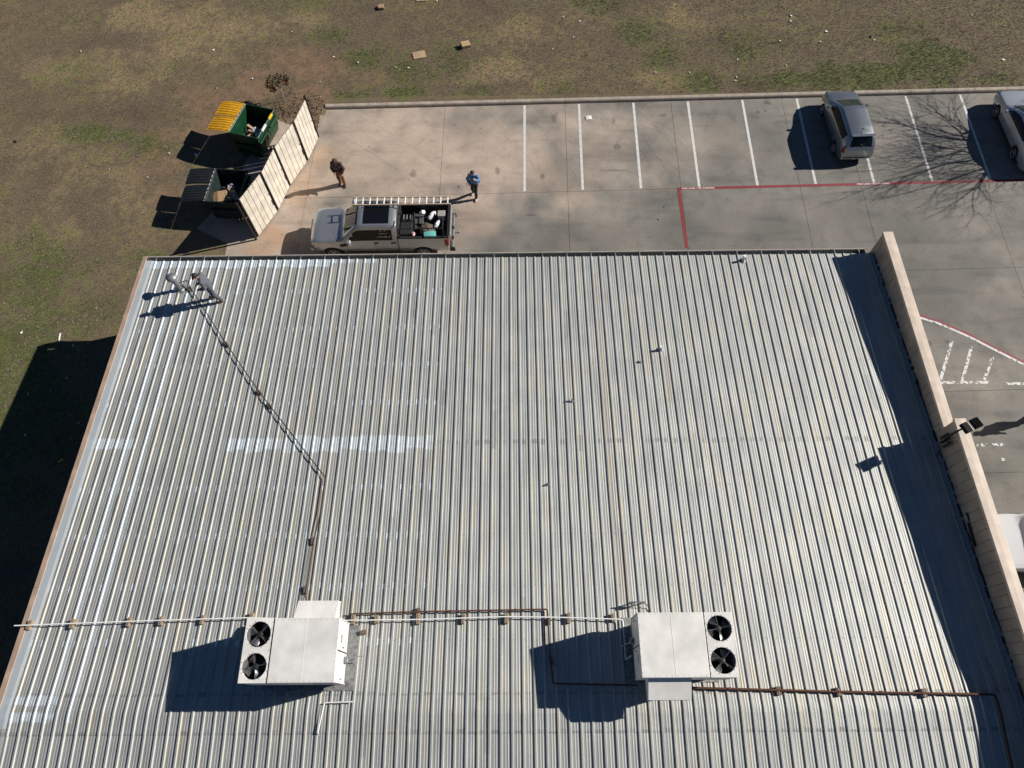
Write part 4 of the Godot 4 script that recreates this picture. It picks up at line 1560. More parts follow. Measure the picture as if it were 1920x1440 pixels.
func dumpster(called: String, label: String, at: Vector3, turn: float, body: Material, lidm: Material, hh: float, stickers: bool) -> Node3D:
	# local: hinge side at -x, sloping front at +x, width along z
	var t := thing(called, label, "dumpster", at, turn)
	var wz := .93
	var xb := -.72
	var xf := .72
	var y0 := .16
	var th := .025
	var mb := MB.new()
	# side outline: upright back, front kicked out at the top
	var prof := [Vector2(xb + .05, y0), Vector2(xf - .16, y0), Vector2(xf - .02, .62), Vector2(xf, hh - .12), Vector2(xf, hh), Vector2(xb, hh)]
	for s in [-1.0, 1.0]:
		var poly := PackedVector2Array(prof)
		var tr := Geometry2D.triangulate_polygon(poly)
		for zo in [0.0, -th]:
			for i in range(0, tr.size(), 3):
				var q := []
				for k in 3:
					q.append(Vector3(poly[tr[i + k]].x, poly[tr[i + k]].y, s * (wz + zo)))
				mb.tri_o(q[0], q[1], q[2], Vector3(0, 0, s if zo == 0.0 else -s))
	for k in [0, 1, 2, 3, 5]:
		var a: Vector2 = prof[k]
		var b: Vector2 = prof[(k + 1) % 6]
		var nn := Vector2((b - a).y, -(b - a).x).normalized()
		for zo in [0.0, th]:
			var p: Vector2 = a - nn * zo
			var q: Vector2 = b - nn * zo
			mb.quad_o(Vector3(p.x, p.y, -wz), Vector3(q.x, q.y, -wz), Vector3(q.x, q.y, wz), Vector3(p.x, p.y, wz), Vector3(nn.x, nn.y, 0) * (1.0 if zo == 0.0 else -1.0))
	part(mb, "body", body, t)
	mb = MB.new()
	for s in [-1.0, 1.0]:
		mb.box(Vector3(0, hh - .01, s * wz), Vector3(xf - xb, .05, .05), .008)
	mb.box(Vector3(xf + .01, hh - .03, 0), Vector3(.06, .10, 2 * wz), .01)
	mb.box(Vector3(xb, hh - .01, 0), Vector3(.05, .05, 2 * wz), .01)
	part(mb, "rim", body, t)
	mb = MB.new()
	mb.box(Vector3(xf + .05, hh - .34, 0), Vector3(.09, .09, 2 * wz), .02, Basis(Vector3.BACK, .5))
	part(mb, "front_ledge", body, t)
	for s in [-1.0, 1.0]:
		mb = MB.new()
		mb.box(Vector3(.02, .78, s * (wz + .06)), Vector3(1.15, .14, .11), .012)
		part(mb, "fork_pocket", body, t)
		for x in [-.45, .05, .5]:
			mb = MB.new()
			mb.box(Vector3(x, .48, s * (wz + .02)), Vector3(.06, .58, .04), .006)
			part(mb, "stiffener", body, t)
	for q in [Vector3(-.5, .08, -.72), Vector3(-.5, .08, .72), Vector3(.4, .08, -.72), Vector3(.4, .08, .72)]:
		mb = MB.new()
		mb.box(q, Vector3(.10, .17, .10), .01)
		part(mb, "foot", mats["iron_dark"], t)
	mb = MB.new()
	mb.tube([Vector3(xb - .05, hh + .02, -wz), Vector3(xb - .05, hh + .02, wz)], .018, 8)
	part(mb, "hinge_rod", mats["galv"], t)
	# two lids thrown back, ribbed and sagging outward
	for s in [-1.0, 1.0]:
		var rows := []
		var nl := 40
		var zc: float = s * .475
		var tilt: float = .06 if s > 0 else 0.0
		for i in 9:
			var row := PackedVector3Array()
			var f := i / 8.0
			for j in nl + 1:
				var g := float(j) / nl
				var rib := .016 * sin(g * TAU * 6.0) * smoothstep(0.02, .12, f) * smoothstep(1.0, .93, f)
				row.append(Vector3(xb - .07 - f * 1.16, hh + .03 + .02 * f - .15 * f * f - tilt * f + rib + .02 * sin(g * PI), zc + (g - .5) * .90))
			rows.append(row)
		mb = MB.new()
		mb.grid(rows)
		var under := []
		for row in rows:
			var r2 := PackedVector3Array()
			for p in row:
				r2.append(p - Vector3(0, .02, 0))
			under.append(r2)
		mb.grid(under)
		for e in [0, 8]:
			for j in nl:
				mb.quad_o(rows[e][j], rows[e][j + 1], under[e][j + 1], under[e][j], Vector3(1 if e == 0 else -1, 0, 0))
		for e in [0, nl]:
			for i in 8:
				mb.quad_o(rows[i][e], rows[i + 1][e], under[i + 1][e], under[i][e], Vector3(0, 0, -1 if e == 0 else 1))
		var lid := part(mb, "lid", lidm, t)
		mb = MB.new()
		for k in 4:
			mb.box(Vector3(xb - .055, hh + .04, zc - .36 + .24 * k), Vector3(.10, .035, .07), .008)
		part(mb, "hinge_lug", lidm, lid)
	if stickers:
		mb = MB.new()
		mb.box(Vector3(xf + .046, hh - .025, -.52), Vector3(.006, .10, .34))
		mb.box(Vector3(xf + .01, hh + .022, -.52), Vector3(.055, .006, .34))
		part(mb, "label", mats["yellow_label"], t)
		mb = MB.new()
		mb.box(Vector3(xf + .046, hh - .025, .22), Vector3(.006, .09, .42))
		mb.box(Vector3(xf + .01, hh + .022, .22), Vector3(.055, .006, .42))
		part(mb, "label", mats["paper"], t)
		mb = MB.new()
		mb.box(Vector3(xf - .004, .80, .28), Vector3(.03, .30, .44))
		part(mb, "label", mats["unit_dark"], t)
	return t

func sheet_of(w: float, l: float, bend: float, thick := .006) -> MB:
	var mb := MB.new()
	var rows := []
	var low := []
	for i in 5:
		var row := PackedVector3Array()
		var r2 := PackedVector3Array()
		for j in 5:
			var y := bend * (sin(i / 4.0 * PI) * .7 + cos(j / 4.0 * 2.4) * .3) + .01
			row.append(Vector3((i / 4.0 - .5) * w, y, (j / 4.0 - .5) * l))
			r2.append(Vector3((i / 4.0 - .5) * w, y - thick, (j / 4.0 - .5) * l))
		rows.append(row)
		low.append(r2)
	mb.grid(rows)
	mb.grid(low)
	for e in [0, 4]:
		for j in 4:
			mb.quad_o(rows[e][j], rows[e][j + 1], low[e][j + 1], low[e][j], Vector3(-1 if e == 0 else 1, 0, 0))
			mb.quad_o(rows[j][e], rows[j + 1][e], low[j + 1][e], low[j][e], Vector3(0, 0, -1 if e == 0 else 1))
	return mb

func lumpy(r: Vector3, sd: int) -> MB:
	# a filled bag: a ball pushed in and out
	var f := noise(sd, 1.6, 2)
	var rows := []
	for i in 11:
		var row := PackedVector3Array()
		var a := PI * i / 10.0
		for j in 14:
			var b := TAU * j / 14.0
			var d := Vector3(sin(a) * cos(b), cos(a), sin(a) * sin(b))
			var k := 1.0 + .35 * f.get_noise_3dv(d * 1.3)
			row.append(Vector3(d.x * r.x, maxf(d.y * r.y, -r.y * .75), d.z * r.z) * k)
		rows.append(row)
	var mb := MB.new()
	mb.grid(rows, true)
	return mb

func carton(called: String, label: String, at: Vector3, turn: float, s: Vector3, m: String, tilt := Vector3.ZERO, open := false) -> void:
	var o := thing(called, label, "box", at, turn)
	o.rotation.x = tilt.x
	o.rotation.z = tilt.z
	var mb := MB.new()
	mb.box(Vector3(0, s.y * .5, 0), s, .006)
	part(mb, "carton_body", mats[m], o)
	mb = MB.new()
	mb.box(Vector3(0, s.y + .002, 0), Vector3(s.x * .98, .004, .05))
	part(mb, "tape", mats["card2"], o)
	if open:
		for q in [-1.0, 1.0]:
			mb = MB.new()
			mb.box(Vector3(q * (s.x * .5 + s.z * .2), s.y - .03, 0), Vector3(s.z * .42, .006, s.z), 0, Basis(Vector3.BACK, -.35 * q))
			part(mb, "flap", mats[m], o)

func build_enclosure() -> void:
	var g := [Vector2(-11.70, -19.95), Vector2(-11.00, -21.40), Vector2(-10.64, -22.86), Vector2(-9.98, -24.38), Vector2(-9.62, -25.82)]
	var e := .03
	gate_leaf(g[0], g[1].lerp(g[0], .02), "cream ribbed metal gate leaf at the end by the pickup truck", 2.55)
	gate_leaf(g[1].lerp(g[2], .03), g[2].lerp(g[1], .02), "cream ribbed metal gate leaf beside the dark teal dumpster, second from the pickup", 2.5)
	gate_leaf(g[2].lerp(g[3], .02), g[3].lerp(g[2], .03), "cream ribbed metal gate leaf beside the green dumpster, third from the pickup", 2.5)
	gate_leaf(g[3].lerp(g[4], .03), g[4], "cream ribbed metal gate leaf at the end by the kerb", 2.46)
	post(-11.80, -19.82, "dark steel gate post at the end by the pickup truck")
	post(-10.80, -22.95, "dark steel gate post in the middle between the two gate pairs")
	post(-9.66, -25.98, "dark steel gate post at the end by the kerb")
	dumpster("dumpster", "green dumpster with yellow lids thrown open", Vector3(-12.42, 0, -25.6), -.28, mats["d_green"], mats["lid_yellow"], 1.42, true)
	dumpster("dumpster", "dark teal dumpster with black lids thrown open", Vector3(-13.02, 0, -21.83), -.09, mats["d_teal"], mats["lid_black"], 1.30, false)
	# rubbish inside: a raised bed of bags, then the pieces one sees
	for q in [[-12.42, -25.6, -.28], [-13.02, -21.83, -.09]]:
		var o := thing("rubbish", "dark rubbish filling the bottom of the %s" % ("green dumpster" if q[1] < -24 else "teal dumpster"), "rubbish", Vector3(q[0], .20, q[1]), q[2])
		o.set_meta("kind", "stuff")
		var f := noise(101, 1.8, 3)
		var rows := []
		for i in 15:
			var row := PackedVector3Array()
			for j in 18:
				var x := lerpf(-.63, .50, i / 14.0)
				var z := lerpf(-.87, .87, j / 17.0)
				row.append(Vector3(x, .34 + .16 * f.get_noise_2d(x * 2.0 + q[0], z * 2.0), z))
			rows.append(row)
		var mb := MB.new()
		mb.grid(rows)
		part(mb, "bags", mats["bag"], o)
	var k := 0
	for q in [[-12.55, .75, -25.75, 1.0, .12, .75, "card2"], [-12.40, .80, -25.45, 1.25, .10, .70, "card"], [-12.25, .74, -25.55, .5, .09, .6, "wood"], [-12.62, .72, -25.20, .8, .3, .4, "card2"], [-12.10, .76, -25.72, 1.9, .09, .55, "card"]]:
		var o := thing("cardboard_scrap", ["long cardboard strip in the green dumpster", "folded brown cardboard in the green dumpster", "timber offcut among the cardboard in the green dumpster", "torn cardboard corner by the inner wall of the green dumpster", "brown cardboard strip leaning in the green dumpster"][k], "cardboard", Vector3(q[0], q[1], q[2]), q[3])
		var mb := MB.new()
		mb.box(Vector3(0, .02, 0), Vector3(q[4], .03, q[5]), .004, Basis(Vector3.RIGHT, .25))
		part(mb, "board", mats[q[6]], o)
		k += 1
	for q in [[-12.45, .84, -25.60, .13, 5], [-12.30, .80, -25.35, .10, 6], [-12.18, .82, -25.52, .09, 7]]:
		var o := thing("white_bag", "crumpled white plastic bag among cardboard in the green dumpster", "bag", Vector3(q[0], q[1], q[2]), 0, "white bags in the green dumpster")
		part(lumpy(Vector3(q[3], q[3] * .7, q[3] * 1.5), q[4]), "bag_film", mats["white_bag"], o)
	carton("carton", "long brown carton standing in the teal dumpster", Vector3(-12.78, .74, -21.70), .55, Vector3(.24, .26, .80), "card2", Vector3(.12, 0, .1))
	carton("carton", "open brown carton against the back wall of the teal dumpster", Vector3(-13.30, .66, -21.55), .2, Vector3(.36, .30, .62), "card", Vector3.ZERO, true)
	for q in [[-13.05, .80, -22.15, .17, "white_bag", "pale plastic bag in the teal dumpster"], [-13.38, .78, -21.15, .10, "white_bag", "small crumpled pale bag in the corner of the teal dumpster"], [-12.55, .72, -21.25, .24, "bag", "dark blue rubbish bag at the front of the teal dumpster"], [-12.60, .74, -21.9, .20, "bag", "dark rubbish bag beside the long carton in the teal dumpster"]]:
		var o := thing("rubbish_bag", q[5], "bag", Vector3(q[0], q[1], q[2]))
		part(lumpy(Vector3(q[3], q[3] * .75, q[3] * 1.1), int(q[3] * 100)), "bag_film", mats[q[4]], o)

# ---------------------------------------------------------------- vehicles
# A body is lofted from stations along x (front = +x). Station:
# [x, y_sill, w_sill, y_mid, w_mid, y_belt, w_belt, y_edge, w_edge, y_top]
func loft_stations(keys: Array, dx: float, smooth: int) -> Array:
	var out := []
	var x: float = keys[0][0]
	var x1: float = keys[-1][0]
	var n := int(absf(x1 - x) / dx)
	for i in n + 1:
		var xx := lerpf(x, x1, float(i) / n)
		var k := 0
		while k < keys.size() - 2 and xx < keys[k + 1][0]:
			k += 1
		var t: float = clampf((xx - keys[k][0]) / (keys[k + 1][0] - keys[k][0]), 0, 1)
		var s := []
		for q in keys[0].size():
			s.append(lerpf(keys[k][q], keys[k + 1][q], t))
		s[0] = xx
		out.append(s)
	for pass_ in smooth:
		var o2 := []
		for i in out.size():
			var s: Array = out[i].duplicate()
			if i > 0 and i < out.size() - 1:
				for q in range(1, s.size()):
					s[q] = out[i][q] * .5 + (out[i - 1][q] + out[i + 1][q]) * .25
			o2.append(s)
		out = o2
	return out

const NS := 8    # side cells
const NG := 4    # cells from belt to roof edge
const NT := 6    # cells across the top to the middle

func side_w(s: Array, y: float) -> float:
	# width of the flank at a height: a curve through sill, middle and belt
	if y <= s[3]:
		var t: float = clampf((y - s[1]) / maxf(s[3] - s[1], .01), 0, 1)
		return lerpf(s[2], s[4], sin(t * PI / 2))
	var t2: float = clampf((y - s[3]) / maxf(s[5] - s[3], .01), 0, 1)
	return lerpf(s[4], s[6], 1.0 - cos(t2 * PI / 2))

func loft_rows(st: Array, wheels: Array, wr: float) -> Array:
	var rows := []
	for s in st:
		var ys: float = s[1]
		for wx in wheels:
			var d := absf(float(s[0]) - float(wx))
			if d < wr:
				ys = maxf(ys, .34 + sqrt(wr * wr - d * d) * .98)
		ys = minf(ys, s[5] - .06)
		var row := PackedVector3Array()
		for j in NS + 1:
			var y := lerpf(ys, s[5], float(j) / NS)
			row.append(Vector3(s[0], y, side_w(s, y)))
		for j in range(1, NG + 1):
			var t := float(j) / NG
			row.append(Vector3(s[0], lerpf(s[5], s[7], t), lerpf(s[6], s[8], t) + .025 * sin(t * PI) * clampf((s[7] - s[5]) * 3.0, 0, 1)))
		for j in range(1, NT + 1):
			var t := float(j) / NT
			row.append(Vector3(s[0], s[7] + (s[9] - s[7]) * sin(t * PI / 2), s[8] * (1.0 - t)))
		rows.append(row)
	return rows

func skin(t: Node3D, rows: Array, pick: Callable, m: Dictionary, close_ends := true) -> void:
	# pick(x, j, y, z) names the piece each cell belongs to; both flanks are made
	var ni := rows.size()
	var nj: int = rows[0].size()
	for sgn in [1.0, -1.0]:
		var P := []
		for r in rows:
			var q := PackedVector3Array()
			for p in r:
				q.append(Vector3(p.x, p.y, p.z * sgn))
			P.append(q)
		var N := []
		for i in ni:
			var row := PackedVector3Array()
			for j in nj:
				var a: Vector3 = P[mini(i + 1, ni - 1)][j] - P[maxi(i - 1, 0)][j]
				var b: Vector3
				if j == nj - 1:
					b = Vector3(P[i][j].x, P[i][j - 1].y, -P[i][j - 1].z) - P[i][j - 1]
				else:
					b = P[i][j + 1] - P[i][maxi(j - 1, 0)]
				row.append(a.cross(b).normalized())
			N.append(row)
		var bag := {}
		for i in ni - 1:
			for j in nj - 1:
				var c: Vector3 = (P[i][j] + P[i + 1][j + 1]) * .5
				var key: String = pick.call(c.x, j, c.y, absf(c.z))
				if key == "":
					continue
				if not bag.has(key):
					bag[key] = MB.new()
				bag[key].cell(P, N, i, j, j + 1)
		if close_ends:
			for e in [0, ni - 1]:
				for j in nj - 1:
					var a: Vector3 = P[e][j]
					var b: Vector3 = P[e][j + 1]
					if not bag.has("body"):
						bag["body"] = MB.new()
					bag["body"].quad_o(a, b, Vector3(b.x, b.y, 0), Vector3(a.x, a.y, 0), Vector3(1 if e == 0 else -1, 0, 0))
		for key in bag:
			var called: String = key.split("#")[0]
			part(bag[key], called, m[called], t)

func wheel(t: Node3D, at: Vector3, r: float, w: float, rim: Material, spokes := 6) -> void:
	var s := signf(at.z)
	var X := Transform3D(Basis(Vector3.RIGHT, PI / 2 * s), at)
	var o := Node3D.new()
	o.name = "wheel"
	t.add_child(o, true)
	var mb := MB.new()
	mb.lathe([Vector2(r * .62, -w * .5), Vector2(r * .86, -w * .5), Vector2(r * .97, -w * .36), Vector2(r, -w * .2), Vector2(r, w * .2), Vector2(r * .97, w * .36), Vector2(r * .86, w * .5), Vector2(r * .64, w * .46), Vector2(r * .62, w * .2)], 28, X)
	part(mb, "tyre", mats["rubber"], o)
	mb = MB.new()
	mb.lathe([Vector2(r * .64, w * .46), Vector2(r * .60, w * .44), Vector2(r * .58, w * .1), Vector2(.001, w * .05)], 24, X, true)
	part(mb, "wheel_well_disc", mats["plastic_black"], o)
	mb = MB.new()
	mb.lathe([Vector2(r * .645, w * .44), Vector2(r * .64, w * .48), Vector2(r * .59, w * .48), Vector2(r * .58, w * .40)], 24, X)
	mb.lathe([Vector2(.001, w * .44), Vector2(r * .13, w * .43), Vector2(r * .16, w * .36)], 12, X)
	for k in spokes:
		var a := TAU * k / spokes
		var B := X.basis * Basis(Vector3.UP, a)
		mb.box(X.origin + B * Vector3(r * .36, w * .37, 0), Vector3(r * .52, w * .10, r * .13), .012, B)
	part(mb, "rim", rim, o)

func pickup(called: String, label: String, at: Vector3, turn: float, pm: Material, full: bool) -> Node3D:
	var t := thing(called, label, "pickup truck", at, turn)
	var fw := 1.985
	var rw := -1.985
	var keys := [
		[2.95, .52, .50, .72, .58, .93, .52, .96, .46, .98],
		[2.90, .45, .72, .72, .80, 1.02, .74, 1.06, .62, 1.09],
		[2.80, .40, .86, .72, .92, 1.09, .87, 1.13, .72, 1.17],
		[2.55, .36, .92, .72, .985, 1.14, .94, 1.19, .78, 1.235],
		[1.95, .38, .93, .75, 1.0, 1.17, .96, 1.22, .80, 1.28],
		[1.60, .40, .92, .75, 1.0, 1.19, .955, 1.25, .78, 1.31],
		[1.42, .40, .92, .75, 1.0, 1.20, .95, 1.31, .82, 1.38],
		[.78, .42, .92, .76, 1.0, 1.23, .945, 1.85, .68, 1.90],
		[.60, .42, .92, .76, 1.0, 1.24, .945, 1.89, .68, 1.955],
		[-.55, .42, .92, .76, 1.0, 1.25, .945, 1.90, .68, 1.965],
		[-.80, .42, .92, .76, 1.0, 1.25, .945, 1.88, .68, 1.945],
		[-.93, .42, .92, .76, 1.0, 1.25, .94, 1.82, .67, 1.885]]
	var rows := loft_rows(loft_stations(keys, .05, 2), [fw], .52)
	var pick := func(x: float, j: int, y: float, z: float) -> String:
		if j < NS:
			if y < .52 and x < 2.6:
				return "sill_trim"
			return "body"
		if j < NS + NG:
			if x < 1.16 and x > -.72 and j < NS + NG - 1:
				var slant := 1.30 - (y - 1.24) * 0.95
				if x > slant - .06:
					return "body"
				if x > .10:
					return "side_window#f"
				if x < -.02:
					return "side_window#r"
				return "pillar"
			return "body"
		if x < 1.40 and x > .74:
			return "windshield" if j > NS + NG else "body"
		if x <= .46 and x > -.62 and j > NS + NG and full:
			return "sunroof#a" if x > -.09 else "sunroof#b"
		return "body"
	skin(t, rows, pick, {"body": pm, "side_window": mats["glass_dark"], "windshield": mats["windshield"], "sunroof": mats["glass_dark"], "pillar": mats["plastic_black"], "sill_trim": mats["plastic_black"]})
	var mb := MB.new()
	mb.box(Vector3(.9, .62, 0), Vector3(3.6, .40, 1.5))
	mb.box(Vector3(-2.0, .55, 0), Vector3(2.1, .22, 1.4))
	part(mb, "underbody", mats["black"], t)
	# nose
	mb = MB.new()
	mb.box(Vector3(2.93, .86, 0), Vector3(.08, .30, .95), .03)
	part(mb, "grille", mats["plastic_black"], t)
	mb = MB.new()
	mb.box(Vector3(2.95, .56, 0), Vector3(.14, .22, 1.20), .05)
	for s in [-1.0, 1.0]:
		mb.box(Vector3(2.84, .56, s * .74), Vector3(.14, .22, .46), .05, Basis(Vector3.UP, .42 * s))
	part(mb, "front_bumper", mats["chrome"], t)
	for s in [-1.0, 1.0]:
		mb = MB.new()
		mb.box(Vector3(2.83, .92, s * .74), Vector3(.14, .20, .24), .03, Basis(Vector3.UP, .5 * s))
		part(mb, "headlight", mats["chrome"], t)
		mb = MB.new()
		mb.box(Vector3(1.12, 1.30, s * 1.12), Vector3(.16, .26, .22), .04)
		mb.box(Vector3(1.16, 1.24, s * 1.0), Vector3(.08, .06, .14), .015)
		part(mb, "mirror", pm if s > 0 else pm, t)
		for x in [.02, -.72]:
			mb = MB.new()
			mb.box(Vector3(x - .12 + .10, 1.10, s * 1.0), Vector3(.20, .04, .03), .01)
			part(mb, "door_handle", mats["plastic_black"], t)
		mb = MB.new()
		for x in [1.28, .05, -.86]:
			mb.box(Vector3(x, .84, s * 1.001), Vector3(.008, .62, .006))
		part(mb, "door_gap", mats["black"], t)
		mb = MB.new()
		mb.box(Vector3(1.45, .98, s * .992), Vector3(.30, .16, .02), .008, Basis(Vector3.BACK, -.25))
		part(mb, "fender_vent", mats["plastic_black"], t)
		wheel(t, Vector3(fw, .41, s * .90), .41, .28, mats["alu"])
		wheel(t, Vector3(rw, .41, s * .90), .41, .28, mats["alu"])
	mb = MB.new()
	for s in [-.45, .32]:
		mb.tube([Vector3(1.46, 1.345, s), Vector3(1.30, 1.44, s + .34)], .012, 5)
	part(mb, "wiper", mats["plastic_black"], t)
	if not full:
		return t
	# bed: outer flank, rail, inner wall and floor in one sweep
	var bx0 := -.97
	var bx1 := -3.10
	mb = MB.new()
	var inner := MB.new()
	var sts := []
	var n := 44
	for i in n + 1:
		var x := lerpf(bx0, bx1, float(i) / n)
		var ys := .44
		var d := absf(x - rw)
		if d < .50:
			ys = maxf(ys, .36 + sqrt(.25 - d * d) * .96)
		sts.append([x, ys])
	for s in [-1.0, 1.0]:
		var R := []
		var Q := []
		for q in sts:
			var st := [q[0], .44, .93, .78, 1.0, 1.36, .965, 0, 0, 0]
			var row := PackedVector3Array()
			for j in 9:
				var y: float = lerpf(q[1], 1.36, j / 8.0)
				row.append(Vector3(q[0], y, side_w(st, y) * s))
			R.append(row)
			Q.append(PackedVector3Array([Vector3(q[0], 1.36, .965 * s), Vector3(q[0], 1.40, .95 * s), Vector3(q[0], 1.40, .86 * s), Vector3(q[0], 1.37, .845 * s), Vector3(q[0], .84, .83 * s), Vector3(q[0], .82, .78 * s), Vector3(q[0], .82, 0)]))
		mb.grid(R)
		for k in 6:
			var c := []
			for q in Q:
				c.append(PackedVector3Array([q[k], q[k + 1]]))
			inner.grid(c)
	part(mb, "bed_side", pm, t)
	mb = MB.new()
	mb.box(Vector3(bx0 + .0, 1.12, 0), Vector3(.05, .60, 1.72), .01)
	part(inner, "bed_liner", mats["liner"], t)
	part(mb, "bed_front", mats["liner"], t)
	mb = MB.new()
	for k in 11:
		mb.box(Vector3((bx0 + bx1) * .5, .828, -.7 + .14 * k), Vector3(2.0, .016, .05), .004)
	part(mb, "bed_ridge", mats["liner"], t)
	# tailgate with its top cap and step notches
	mb = MB.new()
	mb.box(Vector3(bx1 - .03, 1.08, 0), Vector3(.09, .62, 1.68), .025)
	mb.box(Vector3(bx1 - .10, 1.06, 0), Vector3(.06, .40, 1.50), .02)
	var tg := part(mb, "tailgate", pm, t)
	mb = MB.new()
	mb.box(Vector3(bx1 - .035, 1.395, 0), Vector3(.13, .03, 1.70), .01)
	part(mb, "tailgate_cap", mats["plastic_black"], tg)
	for z in [.12, -.42]:
		mb = MB.new()
		mb.box(Vector3(bx1 - .15, .705, z), Vector3(.14, .02, .18), .008)
		part(mb, "step_pad", mats["plastic_black"], t)
	mb = MB.new()
	mb.box(Vector3(bx1 - .14, .60, 0), Vector3(.18, .20, 1.84), .05)
	part(mb, "rear_bumper", mat("bumper_grey", .22, .21, .20, .45, .6, t_dust, 2.0), t)
	mb = MB.new()
	mb.box(Vector3(bx1 - .16, .55, .92), Vector3(.24, .22, .10), .03)
	mb.box(Vector3(bx1 - .16, .55, -.92), Vector3(.24, .22, .10), .03)
	part(mb, "bumper_end", mats["plastic_black"], t)
	mb = MB.new()
	mb.tube([Vector3(bx1 - .2, .45, .03), Vector3(bx1 - .42, .45, .03)], .035, 8)
	mb.lathe([Vector2(.001, .10), Vector2(.022, .095), Vector2(.028, .075), Vector2(.02, .05), Vector2(.014, .03), Vector2(.014, 0)], 10, Transform3D(Basis.IDENTITY, Vector3(bx1 - .42, .46, .03)))
	part(mb, "tow_hitch", mats["chrome"], t)
	for s in [-1.0, 1.0]:
		mb = MB.new()
		mb.box(Vector3(bx1 + .06, 1.08, s * .955), Vector3(.20, .44, .09), .03)
		part(mb, "tail_light", mats["red_lens"], t)
	# ladder rack on the far flank: two posts with a cross shelf
	mb = MB.new()
	for x in [-1.05, -2.95]:
		mb.box(Vector3(x, 1.70, -.90), Vector3(.05, .62, .05), .008)
		mb.box(Vector3(x, 2.0, -.66), Vector3(.05, .04, .58), .008)
	mb.box(Vector3(-2.0, 2.0, -.92), Vector3(1.95, .04, .04), .008)
	part(mb, "ladder_rack", mats["plastic_black"], t)
	mb = MB.new()
	mb.box(Vector3(bx0 - .03, 1.62, 0), Vector3(.05, .04, 1.6), .008)
	for k in 5:
		mb.box(Vector3(bx0 - .03, 1.50, -.6 + .3 * k), Vector3(.03, .24, .03), .004)
	part(mb, "headache_rack", mats["plastic_black"], t)
	mb = MB.new()
	mb.tube([Vector3(1.75, 1.22, -.86), Vector3(1.72, 1.62, -.90), Vector3(1.66, 1.95, -.94)], .006, 5)
	part(mb, "aerial", mats["plastic_black"], t)
	mb = MB.new()
	mb.lathe([Vector2(.001, .05), Vector2(.05, .03), Vector2(.07, 0)], 10, Transform3D(Basis.IDENTITY.scaled(Vector3(1.5, 1, .6)), Vector3(-.78, 1.955, .45)))
	part(mb, "roof_fin", mats["plastic_black"], t)
	return t

func car(called: String, label: String, cat: String, at: Vector3, turn: float, pm: Material, keys: Array, wheels: Array, wr: float, pick: Callable, track: float) -> Node3D:
	var t := thing(called, label, cat, at, turn)
	var rows := loft_rows(loft_stations(keys, .04, 2), wheels, wr + .05)
	skin(t, rows, pick, {"body": pm, "side_window": mats["glass_dark"], "windshield": mats["windshield"], "rear_window": mats["glass_dark"], "pillar": mats["plastic_black"], "sill_trim": mats["plastic_black"], "tail_light": mats["red_lens"], "bumper": pm, "roof": pm})
	var mb := MB.new()
	mb.box(Vector3((wheels[0] + wheels[1]) * .5, .50, 0), Vector3(wheels[0] - wheels[1] + .9, .34, track * 2 - .42))
	part(mb, "underbody", mats["black"], t)
	for x in wheels:
		for s in [-1.0, 1.0]:
			wheel(t, Vector3(x, wr, s * track), wr, .20, mats["alu"], 5)
	return t

